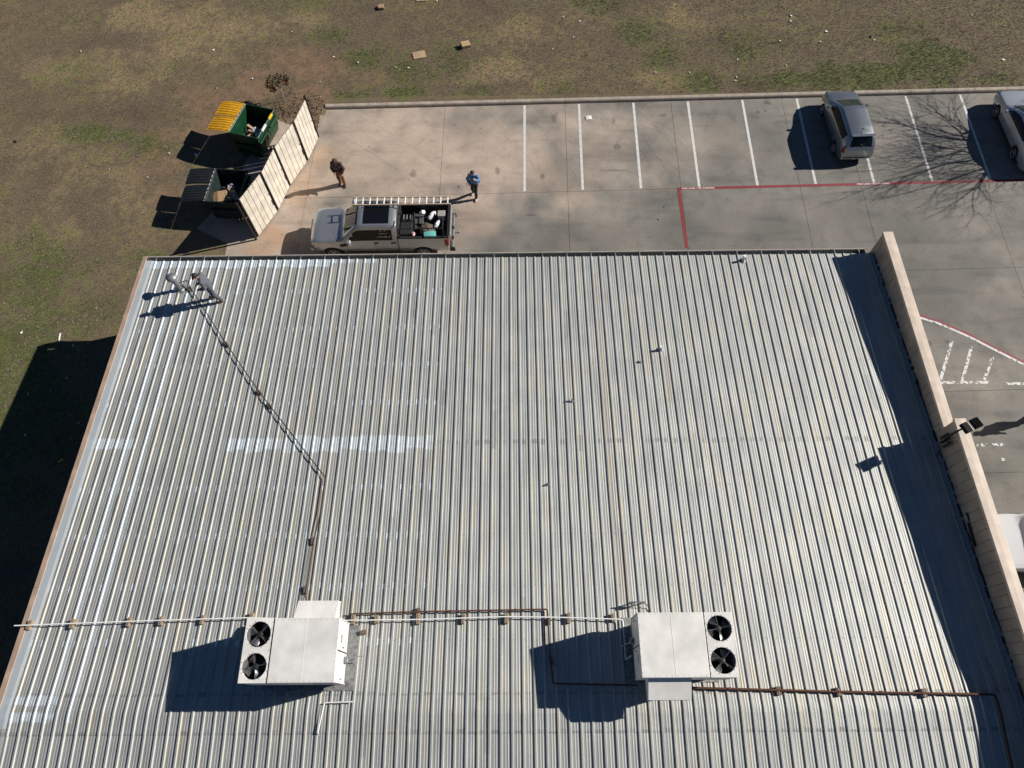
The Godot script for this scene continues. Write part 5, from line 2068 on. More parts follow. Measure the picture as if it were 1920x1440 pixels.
func build_vehicles() -> void:
	mat("windshield", .02, .032, .032, .03)
	mat("liner", .018, .019, .02, .7, 0, t_blot, 2.0)
	mat("gap", .008, .008, .008, .8)
	var truck_paint := paint("truck_paint", .50, .51, .52, .72)
	var silver := paint("silver_paint", .36, .385, .41, .8)
	var white := paint("white_paint", .70, .71, .72, .0)
	var pearl := paint("pearl_paint", .58, .61, .65, .55)
	var t := pickup("pickup_truck", "beige-silver crew cab pickup with a black panoramic roof and a loaded bed", Vector3(-6.06, 0, -19.70), PI, truck_paint, true)
	# worn white lettering on the rear door glass, too faded to read: three lines of broken strokes
	var mb := MB.new()
	for q in [[1.70, 7, .022], [1.58, 9, .022], [1.43, 13, .034]]:
		var zq: float = -(.952 - (q[0] - 1.25) * .40 + .022)
		for k in int(q[1]):
			if rng.randf() < .12:
				continue
			var xq: float = -.36 + (k - q[1] * .5) * .042
			mb.box(Vector3(xq, q[0], zq), Vector3(.010, q[2] * 1.9, .003), 0, Basis(Vector3.RIGHT, .38))
			mb.box(Vector3(xq + .012, q[0] + q[2] * rng.randf_range(-.7, .7), zq), Vector3(.022, .010, .003), 0, Basis(Vector3.RIGHT, .38))
	part(mb, "worn_lettering", mats["paper"], t)
	# ladder lying on the rack
	var ld := thing("ladder", "long pale extension ladder lying along the side of the pickup", "ladder", Vector3(-4.90, 2.04, -20.21))
	for z in [-.20, .20]:
		mb = MB.new()
		mb.box(Vector3(0, .03, z), Vector3(4.15, .075, .042), .006)
		for x in [-2.08, 2.08]:
			mb.box(Vector3(x, .03, z), Vector3(.05, .08, .04), .01)
		part(mb, "rail", mats["ladder_rail"] if mats.has("ladder_rail") else mat("ladder_rail", .74, .60, .46, .5, 0, t_dust, 2.0), ld)
	for k in 14:
		mb = MB.new()
		mb.box(Vector3(-1.97 + .3035 * k, .035, 0), Vector3(.055, .03, .38), .008)
		part(mb, "rung", mats["pvc"], ld)
	# load in the bed
	var bed := func(f: float, s: float, h: float) -> Vector3:   # metres behind the truck's middle, towards the building, up
		return Vector3(-6.06 + f, h, -19.70 + s)
	var o := thing("tool_chest", "black tool chest across the front of the pickup bed", "tool chest", bed.call(1.28, 0.12, .84))
	mb = MB.new()
	mb.box(Vector3(0, .22, .0), Vector3(.52, .44, 1.15), .02)
	part(mb, "chest_body", mats["plastic_black"], o)
	mb = MB.new()
	mb.box(Vector3(0, .455, .18), Vector3(.50, .03, .72), .012)
	part(mb, "lid", mats["liner"], o)
	mb = MB.new()
	for k in 3:
		mb.box(Vector3(-.14 + .14 * k, .46, -.38), Vector3(.05, .03, .26), .008)
	part(mb, "handle", mats["galv"], o)
	o = thing("folding_chair", "folded grey folding chair in the middle of the pickup bed", "chair", bed.call(1.80, -.25, 1.02), .15)
	mb = MB.new()
	for x in [-.18, .18]:
		mb.tube([Vector3(x, .10, -.42), Vector3(x, .14, .0), Vector3(x, .10, .45)], .013, 6)
	for z in [-.3, -.05, .25]:
		mb.tube([Vector3(-.18, .12, z), Vector3(.18, .12, z)], .011, 6)
	part(mb, "frame", mats["alu"], o)
	mb = MB.new()
	mb.box(Vector3(0, .13, .12), Vector3(.33, .03, .34), .012)
	part(mb, "seat", mat("grey_cloth", .12, .115, .105, .8, 0, t_blot, 3.0), o)
	mb = MB.new()
	mb.box(Vector3(0, .13, -.22), Vector3(.33, .025, .16), .01)
	part(mb, "backrest", mats["grey_cloth"], o)
	o = thing("tarp", "bundled brown tarp in the pickup bed", "tarp", bed.call(2.16, .28, 1.05), .3)
	part(lumpy(Vector3(.34, .20, .36), 31), "cloth", mat("tarp_brown", .16, .125, .095, .75, 0, t_blot, 3.0), o)
	o = thing("cloth", "turquoise cloth folded over the side of the pickup bed", "cloth", bed.call(2.33, .68, 1.24), .1)
	part(sheet_of(.52, .34, .05, .02), "fold", mat("turq", .16, .56, .52, .7, 0, t_dust, 3.0), o)
	o = thing("bucket", "grey plastic bucket lid by the tailgate of the pickup", "bucket", bed.call(2.80, -.42, .95))
	mb = MB.new()
	mb.box(Vector3(0, .18, 0), Vector3(.34, .36, .30), .06)
	part(mb, "tub", mat("bucket_grey", .42, .40, .37, .6, 0, t_dust, 3.0), o)
	mb = MB.new()
	mb.box(Vector3(0, .37, 0), Vector3(.36, .03, .32), .014)
	part(mb, "lid", mats["bucket_grey"], o)
	var roll := [["white plastic roll lying across the pickup bed", 2.35, -.45, .11, .5], ["white plastic roll beside the tailgate of the pickup", 2.60, .02, .10, .42], ["crumpled silver foil wrap in the pickup bed", 1.92, -.62, .13, .3]]
	for q in roll:
		o = thing("plastic_wrap", q[0], "wrap", bed.call(q[1], q[2], 1.12), 1.05)
		part(lumpy(Vector3(q[4] * .55, q[3], q[3] * 1.05), int(q[1] * 10)), "film", mats["white_bag"] if q[4] > .35 else mats["alu"], o)
	o = thing("hose", "coil of dark hose by the tailgate of the pickup", "hose", bed.call(2.72, .45, .87))
	mb = MB.new()
	var path := []
	for k in 60:
		var a := k * .42
		path.append(Vector3(cos(a) * (.16 + .0012 * k), .03 + k * .0018, sin(a) * (.16 + .001 * k)))
	mb.tube(path, .018, 6)
	part(mb, "hose_coil", mats["rubber"], o)
	o = thing("work_gloves", "pair of pink work gloves on the rail of the pickup bed", "gloves", bed.call(1.62, .66, 1.30))
	part(lumpy(Vector3(.07, .05, .12), 44), "glove", mat("pink", .62, .40, .40, .8), o)

	# small silver hatchback, nose to the kerb
	var hk := [
		[1.98, .40, .55, .50, .60, .62, .56, .64, .50, .66],
		[1.90, .26, .66, .50, .72, .78, .66, .80, .56, .84],
		[1.55, .22, .74, .52, .82, .92, .74, .95, .60, .99],
		[1.16, .22, .76, .54, .84, .98, .77, 1.02, .62, 1.06],
		[.95, .22, .76, .55, .845, 1.00, .785, 1.10, .64, 1.15],
		[.22, .22, .76, .56, .845, 1.02, .785, 1.44, .56, 1.49],
		[.0, .22, .76, .56, .845, 1.03, .785, 1.47, .56, 1.53],
		[-1.1, .22, .76, .56, .845, 1.05, .785, 1.47, .56, 1.535],
		[-1.55, .22, .76, .56, .84, 1.06, .775, 1.43, .55, 1.50],
		[-1.66, .24, .75, .56, .82, 1.05, .76, 1.40, .54, 1.47],
		[-1.93, .28, .72, .56, .78, .96, .70, 1.00, .62, 1.03],
		[-2.0, .34, .68, .56, .72, .80, .66, .84, .60, .86]]
	var hp := func(x: float, j: int, y: float, z: float) -> String:
		if j < NS:
			if y < .30 and absf(x) < 1.6:
				return "sill_trim"
			if x < -1.80 and y > .72 and y < .99:
				return "tail_light"
			return "body"
		if j < NS + NG:
			if x < .62 and x > -1.46 and j < NS + NG - 1:
				if x > .74 - (y - 1.02) * 1.4:
					return "body"
				if absf(x + .32) < .045 or absf(x + 1.16) < .03:
					return "pillar"
				return "side_window#a" if x > -.3 else ("side_window#b" if x > -1.16 else "side_window#c")
			if x < -1.80 and x > -1.9 and y < 1.02:
				return "tail_light"
			return "body"
		if x < .98 and x > .20:
			return "windshield" if j > NS + NG else "body"
		if x < -1.64 and x > -1.905 and y > 1.03:
			return "rear_window" if j > NS + NG else "body"
		return "body"
	t = car("hatchback_car", "small silver hatchback parked nose to the kerb", "car", Vector3(15.90, 0, -25.82), PI / 2 + .03, silver, hk, [1.24, -1.24], .29, hp, .72)
	mb = MB.new()
	mb.box(Vector3(-1.98, .62, .0), Vector3(.03, .10, .32), .005)
	part(mb, "number_plate", mats["paper"], t)
	mb = MB.new()
	mb.box(Vector3(-1.96, .50, .0), Vector3(.10, .16, 1.36), .05)
	part(mb, "rear_bumper", silver, t)
	mb = MB.new()
	mb.box(Vector3(-1.985, .44, .0), Vector3(.09, .07, 1.20), .02)
	part(mb, "bumper_insert", mats["plastic_black"], t)
	mb = MB.new()
	mb.box(Vector3(-1.66, 1.505, 0), Vector3(.16, .03, 1.06), .012)
	part(mb, "spoiler", silver, t)
	mb = MB.new()
	mb.tube([Vector3(-1.28, 1.53, .06), Vector3(-1.36, 1.58, .08), Vector3(-1.62, 1.72, .16)], .006, 5)
	mb.lathe([Vector2(.001, .03), Vector2(.03, .02), Vector2(.035, 0)], 8, Transform3D(Basis.IDENTITY, Vector3(-1.28, 1.52, .06)))
	part(mb, "aerial", mats["plastic_black"], t)
	mb = MB.new()
	mb.tube([Vector3(-1.92, 1.06, .12), Vector3(-1.86, 1.14, -.02), Vector3(-1.83, 1.17, -.28)], .010, 5)
	part(mb, "wiper", mats["plastic_black"], t)
	for s in [-1.0, 1.0]:
		mb = MB.new()
		mb.box(Vector3(.62, 1.06, s * .92), Vector3(.12, .13, .16), .03)
		part(mb, "mirror", silver, t)
		mb = MB.new()
		mb.box(Vector3(1.72, .80, s * .62), Vector3(.30, .12, .16), .04)
		part(mb, "headlight", mats["chrome"], t)

	# pale sedan at the end of the row
	var sk := [
		[2.30, .40, .58, .50, .66, .62, .60, .64, .52, .66],
		[2.22, .26, .72, .50, .78, .74, .70, .76, .60, .79],
		[1.85, .22, .82, .52, .89, .84, .80, .87, .66, .91],
		[1.15, .22, .84, .54, .91, .92, .83, .95, .70, .99],
		[.92, .22, .84, .55, .91, .93, .84, 1.0, .72, 1.05],
		[.15, .22, .84, .56, .91, .95, .84, 1.36, .60, 1.41],
		[-.2, .22, .84, .56, .91, .96, .84, 1.39, .60, 1.45],
		[-.9, .22, .84, .56, .91, .97, .84, 1.36, .60, 1.41],
		[-1.65, .22, .84, .56, .91, .98, .82, 1.02, .70, 1.06],
		[-2.25, .24, .82, .56, .88, .96, .78, .99, .66, 1.02],
		[-2.42, .34, .74, .56, .80, .84, .70, .88, .62, .90]]
	var sp := func(x: float, j: int, y: float, z: float) -> String:
		if j < NS:
			if y < .30 and absf(x) < 1.9:
				return "sill_trim"
			if x < -2.2 and y > .68:
				return "tail_light"
			return "body"
		if j < NS + NG:
			if x < .74 and x > -1.25 and j < NS + NG - 1:
				if x > .80 - (y - .95) * 1.6 or x < -1.42 + (y - .95) * 1.2:
					return "body"
				if absf(x + .22) < .04:
					return "pillar"
				return "side_window#a" if x > -.22 else "side_window#b"
			return "body"
		if x < .95 and x > .14:
			return "windshield" if j > NS + NG else "body"
		if x < -.92 and x > -1.62:
			return "rear_window" if j > NS + NG else "body"
		return "body"
	t = car("sedan_car", "pale silver-white sedan dappled by bare tree shadow", "car", Vector3(24.33, 0, -25.40), PI / 2 + .01, pearl, sk, [1.33, -1.33], .31, sp, .80)
	for s in [-1.0, 1.0]:
		mb = MB.new()
		mb.box(Vector3(.66, 1.0, s * 1.0), Vector3(.12, .13, .16), .03)
		part(mb, "mirror", pearl, t)
		mb = MB.new()
		mb.box(Vector3(2.02, .74, s * .72), Vector3(.30, .12, .20), .04)
		part(mb, "headlight", mats["chrome"], t)
		mb = MB.new()
		for x in [.84, -.22, -1.2]:
			mb.box(Vector3(x, .66, s * .912), Vector3(.008, .5, .006))
		part(mb, "door_gap", mats["gap"], t)
	# white truck nosing up to the shop front
	pickup("white_truck", "white truck parked beyond the tall parapet, only its hood showing", Vector3(19.15, 0, -5.62), PI, white, false)

# ---------------------------------------------------------------- people
func sdf_skin(mb: MB, bones: Array, cell: float, k: float) -> void:
	# surface nets over smoothly joined tapered capsules [a, b, ra, rb]
	var lo := Vector3(9, 9, 9)
	var hi := Vector3(-9, -9, -9)
	for b in bones:
		var r := maxf(b[2], b[3]) + k * .3 + cell * 2.0
		for p in [b[0], b[1]]:
			lo = lo.min(p - Vector3(r, r, r))
			hi = hi.max(p + Vector3(r, r, r))
	var nx := int((hi.x - lo.x) / cell) + 2
	var ny := int((hi.y - lo.y) / cell) + 2
	var nz := int((hi.z - lo.z) / cell) + 2
	var F := PackedFloat32Array()
	F.resize(nx * ny * nz)
	F.fill(1.0)
	for b in bones:
		var a: Vector3 = b[0]
		var ba: Vector3 = b[1] - a
		var ra: float = b[2]
		var dr: float = b[3] - ra
		var L := maxf(ba.length_squared(), 1e-8)
		var r := maxf(b[2], b[3]) + k + cell * 2.0
		var mn: Vector3 = ((a.min(b[1]) - Vector3(r, r, r) - lo) / cell)
		var mx: Vector3 = ((a.max(b[1]) + Vector3(r, r, r) - lo) / cell)
		for z in range(maxi(0, int(mn.z)), mini(nz, int(mx.z) + 1)):
			for y in range(maxi(0, int(mn.y)), mini(ny, int(mx.y) + 1)):
				var base := (z * ny + y) * nx
				for x in range(maxi(0, int(mn.x)), mini(nx, int(mx.x) + 1)):
					var pa := lo + Vector3(x, y, z) * cell - a
					var h := clampf(pa.dot(ba) / L, 0.0, 1.0)
					var d := (pa - ba * h).length() - ra - dr * h
					var o := F[base + x]
					var q := maxf(k - absf(d - o), 0.0) / k
					F[base + x] = minf(d, o) - q * q * k * .25
	var idx := PackedInt32Array()
	idx.resize(nx * ny * nz)
	idx.fill(-1)
	var V := PackedVector3Array()
	var sx := 1
	var sy := nx
	var sz := nx * ny
	var off := [0, sx, sy, sx + sy, sz, sx + sz, sy + sz, sx + sy + sz]
	var E := [[0, 1], [2, 3], [4, 5], [6, 7], [0, 2], [1, 3], [4, 6], [5, 7], [0, 4], [1, 5], [2, 6], [3, 7]]
	for z in nz - 1:
		for y in ny - 1:
			var base := (z * ny + y) * nx
			for x in nx - 1:
				var c := base + x
				var s0 := F[c] < 0.0
				if (F[c + sx] < 0.0) == s0 and (F[c + sy] < 0.0) == s0 and (F[c + sz] < 0.0) == s0 and (F[c + off[3]] < 0.0) == s0 and (F[c + off[5]] < 0.0) == s0 and (F[c + off[6]] < 0.0) == s0 and (F[c + off[7]] < 0.0) == s0:
					continue
				var sum := Vector3.ZERO
				var n := 0
				for e in E:
					var fa := F[c + off[e[0]]]
					var fb := F[c + off[e[1]]]
					if (fa < 0.0) != (fb < 0.0):
						var t := fa / (fa - fb)
						var pa := Vector3(e[0] & 1, (e[0] >> 1) & 1, e[0] >> 2)
						var pb := Vector3(e[1] & 1, (e[1] >> 1) & 1, e[1] >> 2)
						sum += pa.lerp(pb, t)
						n += 1
				idx[c] = V.size()
				V.append(lo + (Vector3(x, y, z) + sum / n) * cell)
	var N := PackedVector3Array()
	N.resize(V.size())
	var Q := []
	for z in range(1, nz - 1):
		for y in range(1, ny - 1):
			var base := (z * ny + y) * nx
			for x in range(1, nx - 1):
				var c := base + x
				var inn := F[c] < 0.0
				for ax in 3:
					var st: int = [sx, sy, sz][ax]
					if (F[c + st] < 0.0) == inn:
						continue
					var u: int = [sy, sz, sx][ax]
					var w: int = [sz, sx, sy][ax]
					var q := [idx[c], idx[c - u], idx[c - u - w], idx[c - w]]
					if q.min() < 0:
						continue
					if not inn:
						q.reverse()
					Q.append(q)
					var nn := (V[q[2]] - V[q[0]]).cross(V[q[1]] - V[q[3]])
					for i in q:
						N[i] += nn
	var flip := 1.0
	for q in Q:
		var fn := (V[q[2]] - V[q[0]]).cross(V[q[1]] - V[q[0]])
		if fn.dot(N[q[0]]) < 0.0:
			q.reverse()
		for i in [0, 1, 2, 0, 2, 3]:
			mb.put(V[q[i]], N[q[i]])

func hand_bones(wrist: Vector3, dir: Vector3, palm_n: Vector3, curl: float) -> Array:
	# palm and five fingers, each a chain of its own
	var d := dir.normalized()
	var s := d.cross(palm_n).normalized()
	var pn := s.cross(d).normalized()
	var out := [[wrist, wrist + d * .075, .026, .030], [wrist + s * .022 + d * .03, wrist + s * .028 + d * .085, .016, .014], [wrist - s * .022 + d * .03, wrist - s * .028 + d * .085, .016, .014]]
	var lens := [.070, .080, .074, .058]
	for i in 4:
		var p := wrist + d * .085 + s * (.030 - .020 * i)
		var a := curl
		for k in 3:
			var l: float = lens[i] * [.45, .32, .23][k]
			var q := p + (d * cos(a) + pn * sin(a)) * l
			out.append([p, q, .0095 - .001 * k, .0090 - .001 * k])
			p = q
			a += curl * .9
	var tp := wrist + s * .030 + d * .025
	var tq := tp + (s * .7 + d * .75).normalized() * .035
	out.append([tp, tq, .012, .0105])
	out.append([tq, tq + (d * .9 + pn * .4).normalized() * .032, .0105, .009])
	return out

func person(label: String, at: Vector3, turn: float, J: Dictionary, C: Dictionary) -> void:
	var t := thing("person", label, "person", at, turn)
	var g := func(k: String) -> Vector3: return J[k]
	var pel: Vector3 = J["pelvis"]
	var ch: Vector3 = J["chest"]
	var nk: Vector3 = J["neck"]
	var hd: Vector3 = J["head"]
	var look: Vector3 = (J["look"] as Vector3).normalized()
	var up := (hd - nk).normalized()
	var hs := up.cross(look).normalized()
	look = hs.cross(up).normalized()
	# body in one surface: trunk, limbs, neck, head with nose, brow, jaw and ears, hands and feet
	var B := [[pel, ch, .10, .115], [ch, nk, .10, .055], [J["shl"], J["shr"], .055, .055], [nk, hd - up * .03, .052, .055],
		[hd - up * .015, hd + up * .045 - look * .012, .082, .088], [hd - up * .07 + look * .035, hd - up * .02 + look * .02, .052, .065],
		[hd + look * .085 + up * .005, hd + look * .104 - up * .022, .010, .014], [hd + look * .072 + up * .03 - hs * .03, hd + look * .072 + up * .03 + hs * .03, .018, .018],
		[hd + hs * .082 - look * .005, hd + hs * .088 - up * .025, .014, .011], [hd - hs * .082 - look * .005, hd - hs * .088 - up * .025, .014, .011]]
	for s in ["l", "r"]:
		B.append([J["sh" + s], J["el" + s], .046, .038])
		B.append([J["el" + s], J["wr" + s], .038, .027])
		B.append([J["hip" + s], J["kn" + s], .075, .052])
		B.append([J["kn" + s], J["an" + s], .052, .036])
		var fd: Vector3 = J["ft" + s]
		B.append([J["an" + s] + Vector3(0, -.045, 0), J["an" + s] + Vector3(0, -.05, 0) + fd * .14, .034, .028])
		B.append([J["wr" + s], J["wr" + s] + ((J["wr" + s] - J["el" + s]) as Vector3).normalized() * .03, .026, .026])
	var mb := MB.new()
	sdf_skin(mb, B, .0135, .035)
	for s in ["l", "r"]:
		var d: Vector3 = J.get("hd" + s, J["wr" + s] - J["el" + s])
		sdf_skin(mb, hand_bones(J["wr" + s], d, J.get("pn" + s, Vector3(0, 0, 1)), J.get("curl", .45)), .0055, .012)
	part(mb, "body", C["skin"], t)
	mb = MB.new()
	for s in [-1.0, 1.0]:
		mb.lathe([Vector2(.001, .011), Vector2(.008, .008), Vector2(.011, 0), Vector2(.001, -.01)], 8, Transform3D(Basis.IDENTITY, hd + look * .078 + up * .010 + hs * .032 * s))
	part(mb, "eyes", mats["black"], t)
	# clothes
	var bk: float = C.get("bulk", 1.0)
	var side: Vector3 = (J["shr"] - J["shl"]).normalized()
	var S := [[pel + side * .06 + Vector3(0, .02, 0), ch + side * .07, .115 * bk, .125 * bk], [pel - side * .06 + Vector3(0, .02, 0), ch - side * .07, .115 * bk, .125 * bk], [ch + side * .07, nk + side * .03 - up * .03, .12 * bk, .06], [ch - side * .07, nk - side * .03 - up * .03, .12 * bk, .06], [J["shl"], J["shr"], .068 * bk, .068 * bk]]
	for s in ["l", "r"]:
		S.append([J["sh" + s], J["el" + s], .066 * bk, .056 * bk])
		if C.get("sleeve", true):
			var e: Vector3 = J["el" + s]
			var w: Vector3 = J["wr" + s]
			S.append([e, e.lerp(w, .55), .056 * bk, .052 * bk])
			S.append([e.lerp(w, .55), e.lerp(w, .96), .052 * bk, .046 * bk])
	if C.has("hood_down"):
		S.append([nk + side * .08 - look * .05, nk - side * .08 - look * .05, .055, .055])
	mb = MB.new()
	sdf_skin(mb, S, .0165, .05)
	part(mb, "shirt" if not C.has("hood") else "hooded_jacket", C["top"], t)
	S = [[J["hipl"], J["hipr"], .112, .112], [pel + side * .05, pel - side * .05, .112, .112]]
	for s in ["l", "r"]:
		var kn: Vector3 = J["kn" + s]
		var an: Vector3 = J["an" + s]
		S.append([J["hip" + s], kn, .098, .076])
		S.append([kn, kn.lerp(an, .5) - look * .008, .076, .070])
		S.append([kn.lerp(an, .5) - look * .008, an + Vector3(0, -.005, 0), .070, .064])
	mb = MB.new()
	sdf_skin(mb, S, .0165, .035)
	part(mb, "trousers", C["legs"], t)
	for s in ["l", "r"]:
		var an: Vector3 = J["an" + s]
		var fd: Vector3 = J["ft" + s]
		mb = MB.new()
		sdf_skin(mb, [[an + Vector3(0, -.02, 0), an + Vector3(0, -.04, 0), .052, .048], [an + Vector3(0, -.048, 0) - fd * .05, an + Vector3(0, -.052, 0) + fd * .15, .042, .038], [an + Vector3(0, -.03, 0), an + Vector3(0, -.045, 0) + fd * .10, .045, .040]], .011, .02)
		part(mb, "shoe", C["shoe"], t)
	mb = MB.new()
	if C.has("hood"):
		sdf_skin(mb, [[hd - up * .05 - look * .05, hd + up * .05 - look * .02, .098, .102], [nk - look * .03, hd - up * .06 - look * .03, .095, .105], [hd + up * .06 + look * .01, hd + up * .05 + look * .045, .085, .062]], .0125, .04)
		part(mb, "hood", C["top"], t)
		mb = MB.new()
		for s in [-1.0, 1.0]:
			mb.tube([nk + look * .10 + side * .04 * s, nk + look * .16 + side * .045 * s - Vector3(0, .10, 0), nk + look * .175 + side * (.045 * s + .015) - Vector3(0, .20, 0)], .007, 5)
		part(mb, "drawstring", mats["paper"], t)
	elif C.has("cap"):
		sdf_skin(mb, [[hd + up * .035 - look * .015, hd + up * .055 - look * .012, .096, .092]], .0115, .03)
		var bad := part(mb, "cap", C["hair"], t)
		mb = MB.new()
		var rows := []
		for i in 4:
			var row := PackedVector3Array()
			for j in 9:
				var a := lerpf(-1.15, 1.15, j / 8.0)
				var r := lerpf(.085, .175 - .05 * a * a * .5, i / 3.0)
				row.append(hd + up * (.035 - .02 * i / 3.0 - .012 * a * a) + look * r * cos(a * .62) + hs * r * sin(a) * .78)
			rows.append(row)
		mb.grid(rows)
		var r2 := []
		for row in rows:
			var q := PackedVector3Array()
			for p in row:
				q.append(p - up * .006)
			r2.append(q)
		mb.grid(r2)
		part(mb, "cap_brim", C["cap"], t)
		mb = MB.new()
		sdf_skin(mb, [[hd - up * .01 - look * .06, hd + up * .02 - look * .035, .058, .075]], .0125, .03)
		part(mb, "hair", mats["black"], t)
	else:
		sdf_skin(mb, [[hd + up * .035 - look * .022, hd + up * .062 - look * .012, .094, .086], [hd - look * .045 - up * .01, hd - look * .035 + up * .03, .062, .075]], .0115, .03)
		part(mb, "hair", C["hair"], t)

func stance() -> Dictionary:
	# upright, 1.74 m, facing +z; l is the person's own left (+x)
	return {"pelvis": Vector3(0, .97, 0), "chest": Vector3(0, 1.27, -.01), "neck": Vector3(0, 1.46, -.015), "head": Vector3(0, 1.615, .02), "look": Vector3(0, 0, 1),
		"shl": Vector3(.185, 1.405, -.01), "shr": Vector3(-.185, 1.405, -.01), "ell": Vector3(.245, 1.12, -.02), "elr": Vector3(-.245, 1.12, -.02), "wrl": Vector3(.24, .88, .06), "wrr": Vector3(-.24, .88, .06),
		"hipl": Vector3(.09, .92, 0), "hipr": Vector3(-.09, .92, 0), "knl": Vector3(.10, .50, .02), "knr": Vector3(-.10, .50, .02), "anl": Vector3(.11, .092, -.01), "anr": Vector3(-.11, .092, -.01), "ftl": Vector3(.2, 0, 1).normalized(), "ftr": Vector3(-.2, 0, 1).normalized()}

func build_people() -> void:
	var brown := mat("brown_hoodie", .085, .050, .040, .9, 0, t_fine, 4.0)
	var rust := mat("rust_trousers", .24, .095, .035, .85, 0, t_fine, 4.0)
	var blue := mat("blue_shirt", .10, .27, .52, .7, 0, t_fine, 4.0)
	var dark := mat("dark_trousers", .030, .034, .026, .85, 0, t_fine, 4.0)
	var grey := mat("grey_hoodie", .12, .13, .165, .9, 0, t_fine, 4.0)
	var jean := mat("grey_jeans", .09, .105, .135, .85, 0, t_fine, 4.0)
	var boot := mat("tan_boot", .33, .20, .09, .8)
	var dshoe := mat("dark_shoe", .02, .018, .016, .7)
	var wshoe := mat("white_shoe", .45, .45, .45, .6)
	# in the lot, facing the building, hands together low in front
	var J := stance()
	J["wrl"] = Vector3(.20, .93, .17); J["ell"] = Vector3(.29, 1.13, .02)
	J["wrr"] = Vector3(-.13, 1.02, .18); J["elr"] = Vector3(-.27, 1.13, .02)
	J["hdl"] = Vector3(.35, -.25, .9); J["look"] = Vector3(-.2, -.35, 1); J["curl"] = .6
	J["head"] = Vector3(-.01, 1.60, .05)
	J["anl"] = Vector3(.13, .092, .05); J["anr"] = Vector3(-.10, .092, -.06)
	person("person in a dark brown hoodie with the hood up and rust-coloured trousers", Vector3(-8.17, 0, -22.95), -.10, J, {"skin": mats["skin"], "top": brown, "legs": rust, "shoe": dshoe, "hood": true, "bulk": 1.14})
	# walking in the lot in a blue shirt, one forearm raised
	J = stance()
	J["elr"] = Vector3(-.30, 1.15, .04); J["wrr"] = Vector3(-.14, 1.10, .22); J["hdr"] = Vector3(.5, .1, .7)
	J["ell"] = Vector3(.27, 1.18, .02); J["wrl"] = Vector3(.16, 1.34, .17); J["hdl"] = Vector3(-.2, .9, .3); J["pnl"] = Vector3(-1, 0, 0)
	J["knl"] = Vector3(.10, .51, .10); J["anl"] = Vector3(.11, .092, .13)
	J["knr"] = Vector3(-.11, .50, .00); J["anr"] = Vector3(-.13, .10, -.16)
	J["look"] = Vector3(-.4, -.25, 1); J["head"] = Vector3(-.03, 1.60, .04)
	person("person with dark hair in a blue shirt and dark trousers near the ladder", Vector3(-1.90, 0, -22.14), -.35, J, {"skin": mats["skin"], "top": blue, "legs": dark, "shoe": wshoe, "hair": mat("dark_hair", .012, .009, .008, .6)})
	# on the roof, bent over the thin pipe, facing away from the parapet
	J = stance()
	J["pelvis"] = Vector3(0, .95, -.03); J["chest"] = Vector3(0, 1.25, .03); J["neck"] = Vector3(0, 1.44, .09); J["head"] = Vector3(.0, 1.575, .17); J["look"] = Vector3(0, -.6, .8)
	J["shl"] = Vector3(.185, 1.38, .06); J["shr"] = Vector3(-.185, 1.38, .06)
	J["ell"] = Vector3(.24, 1.10, .06); J["elr"] = Vector3(-.24, 1.10, .06); J["wrl"] = Vector3(.14, .98, .26); J["wrr"] = Vector3(-.13, 1.0, .27)
	J["hdl"] = Vector3(-.3, -.2, .9); J["hdr"] = Vector3(.3, -.2, .9); J["pnl"] = Vector3(0, -1, 0); J["pnr"] = Vector3(0, -1, 0)
	J["hipl"] = Vector3(.09, .90, -.03); J["hipr"] = Vector3(-.09, .90, -.03)
	J["knl"] = Vector3(.11, .49, -.02); J["anl"] = Vector3(.13, .092, -.16)
	J["knr"] = Vector3(-.10, .50, .10); J["anr"] = Vector3(-.12, .092, .12)
	person("person in a grey hooded sweatshirt and dark red-brimmed cap bent over on the roof", on_roof(-10.90, -13.95, .034), -PI / 2 + .25, J, {"skin": mats["skin"], "top": grey, "legs": jean, "shoe": boot, "hood_down": true, "cap": mat("red_cap", .20, .012, .016, .8), "hair": mat("cap_dark", .02, .02, .022, .8), "bulk": 1.08})
	# beside the shop front, outside the picture: only the shadow falls into it
	J = stance()
	J["elr"] = Vector3(-.28, 1.16, -.06); J["wrr"] = Vector3(-.24, .98, .10); J["knl"] = Vector3(.10, .51, .12); J["anl"] = Vector3(.11, .092, .18); J["anr"] = Vector3(-.12, .11, -.22)
	person("person in dark clothes walking past the shop front near the white truck", Vector3(20.42, 0, -10.72), .9, J, {"skin": mats["skin"], "top": dark, "legs": jean, "shoe": dshoe, "hair": mats["dark_hair"]})

# ---------------------------------------------------------------- plants and litter
func grow(mb: MB, twigs: MB, p: Vector3, d: Vector3, r: float, len: float, depth: int) -> void:
	var path := [p]
	var rad := [r]
	var q := p
	var dd := d
	var n := 4
	for i in n:
		dd = (dd + Vector3(rng.randf_range(-.16, .16), rng.randf_range(-.04, .14), rng.randf_range(-.16, .16))).normalized()
		q += dd * len / n
		path.append(q)
		rad.append(lerpf(r, r * .52, (i + 1.0) / n))
	var b := mb if depth > 2 else twigs
	b.tube(path, rad, 7 if depth > 3 else (5 if depth > 1 else 4), false)
	if depth == 0:
		return
	var kids := 4
	for k in kids:
		var f := 1.0 if k == 0 else rng.randf_range(.35, .95)
		var at: Vector3 = path[clampi(int(f * n), 1, n)]
		var side := dd.cross(Vector3(rng.randf_range(-1, 1), rng.randf_range(-.3, .5), rng.randf_range(-1, 1))).normalized()
		var nd := (dd * (1.0 if k == 0 else .75) + side * (.25 if k == 0 else rng.randf_range(.5, .85))).normalized()
		grow(mb, twigs, at, nd, r * (.60 if k == 0 else .50), len * rng.randf_range(.62, .82), depth - 1)

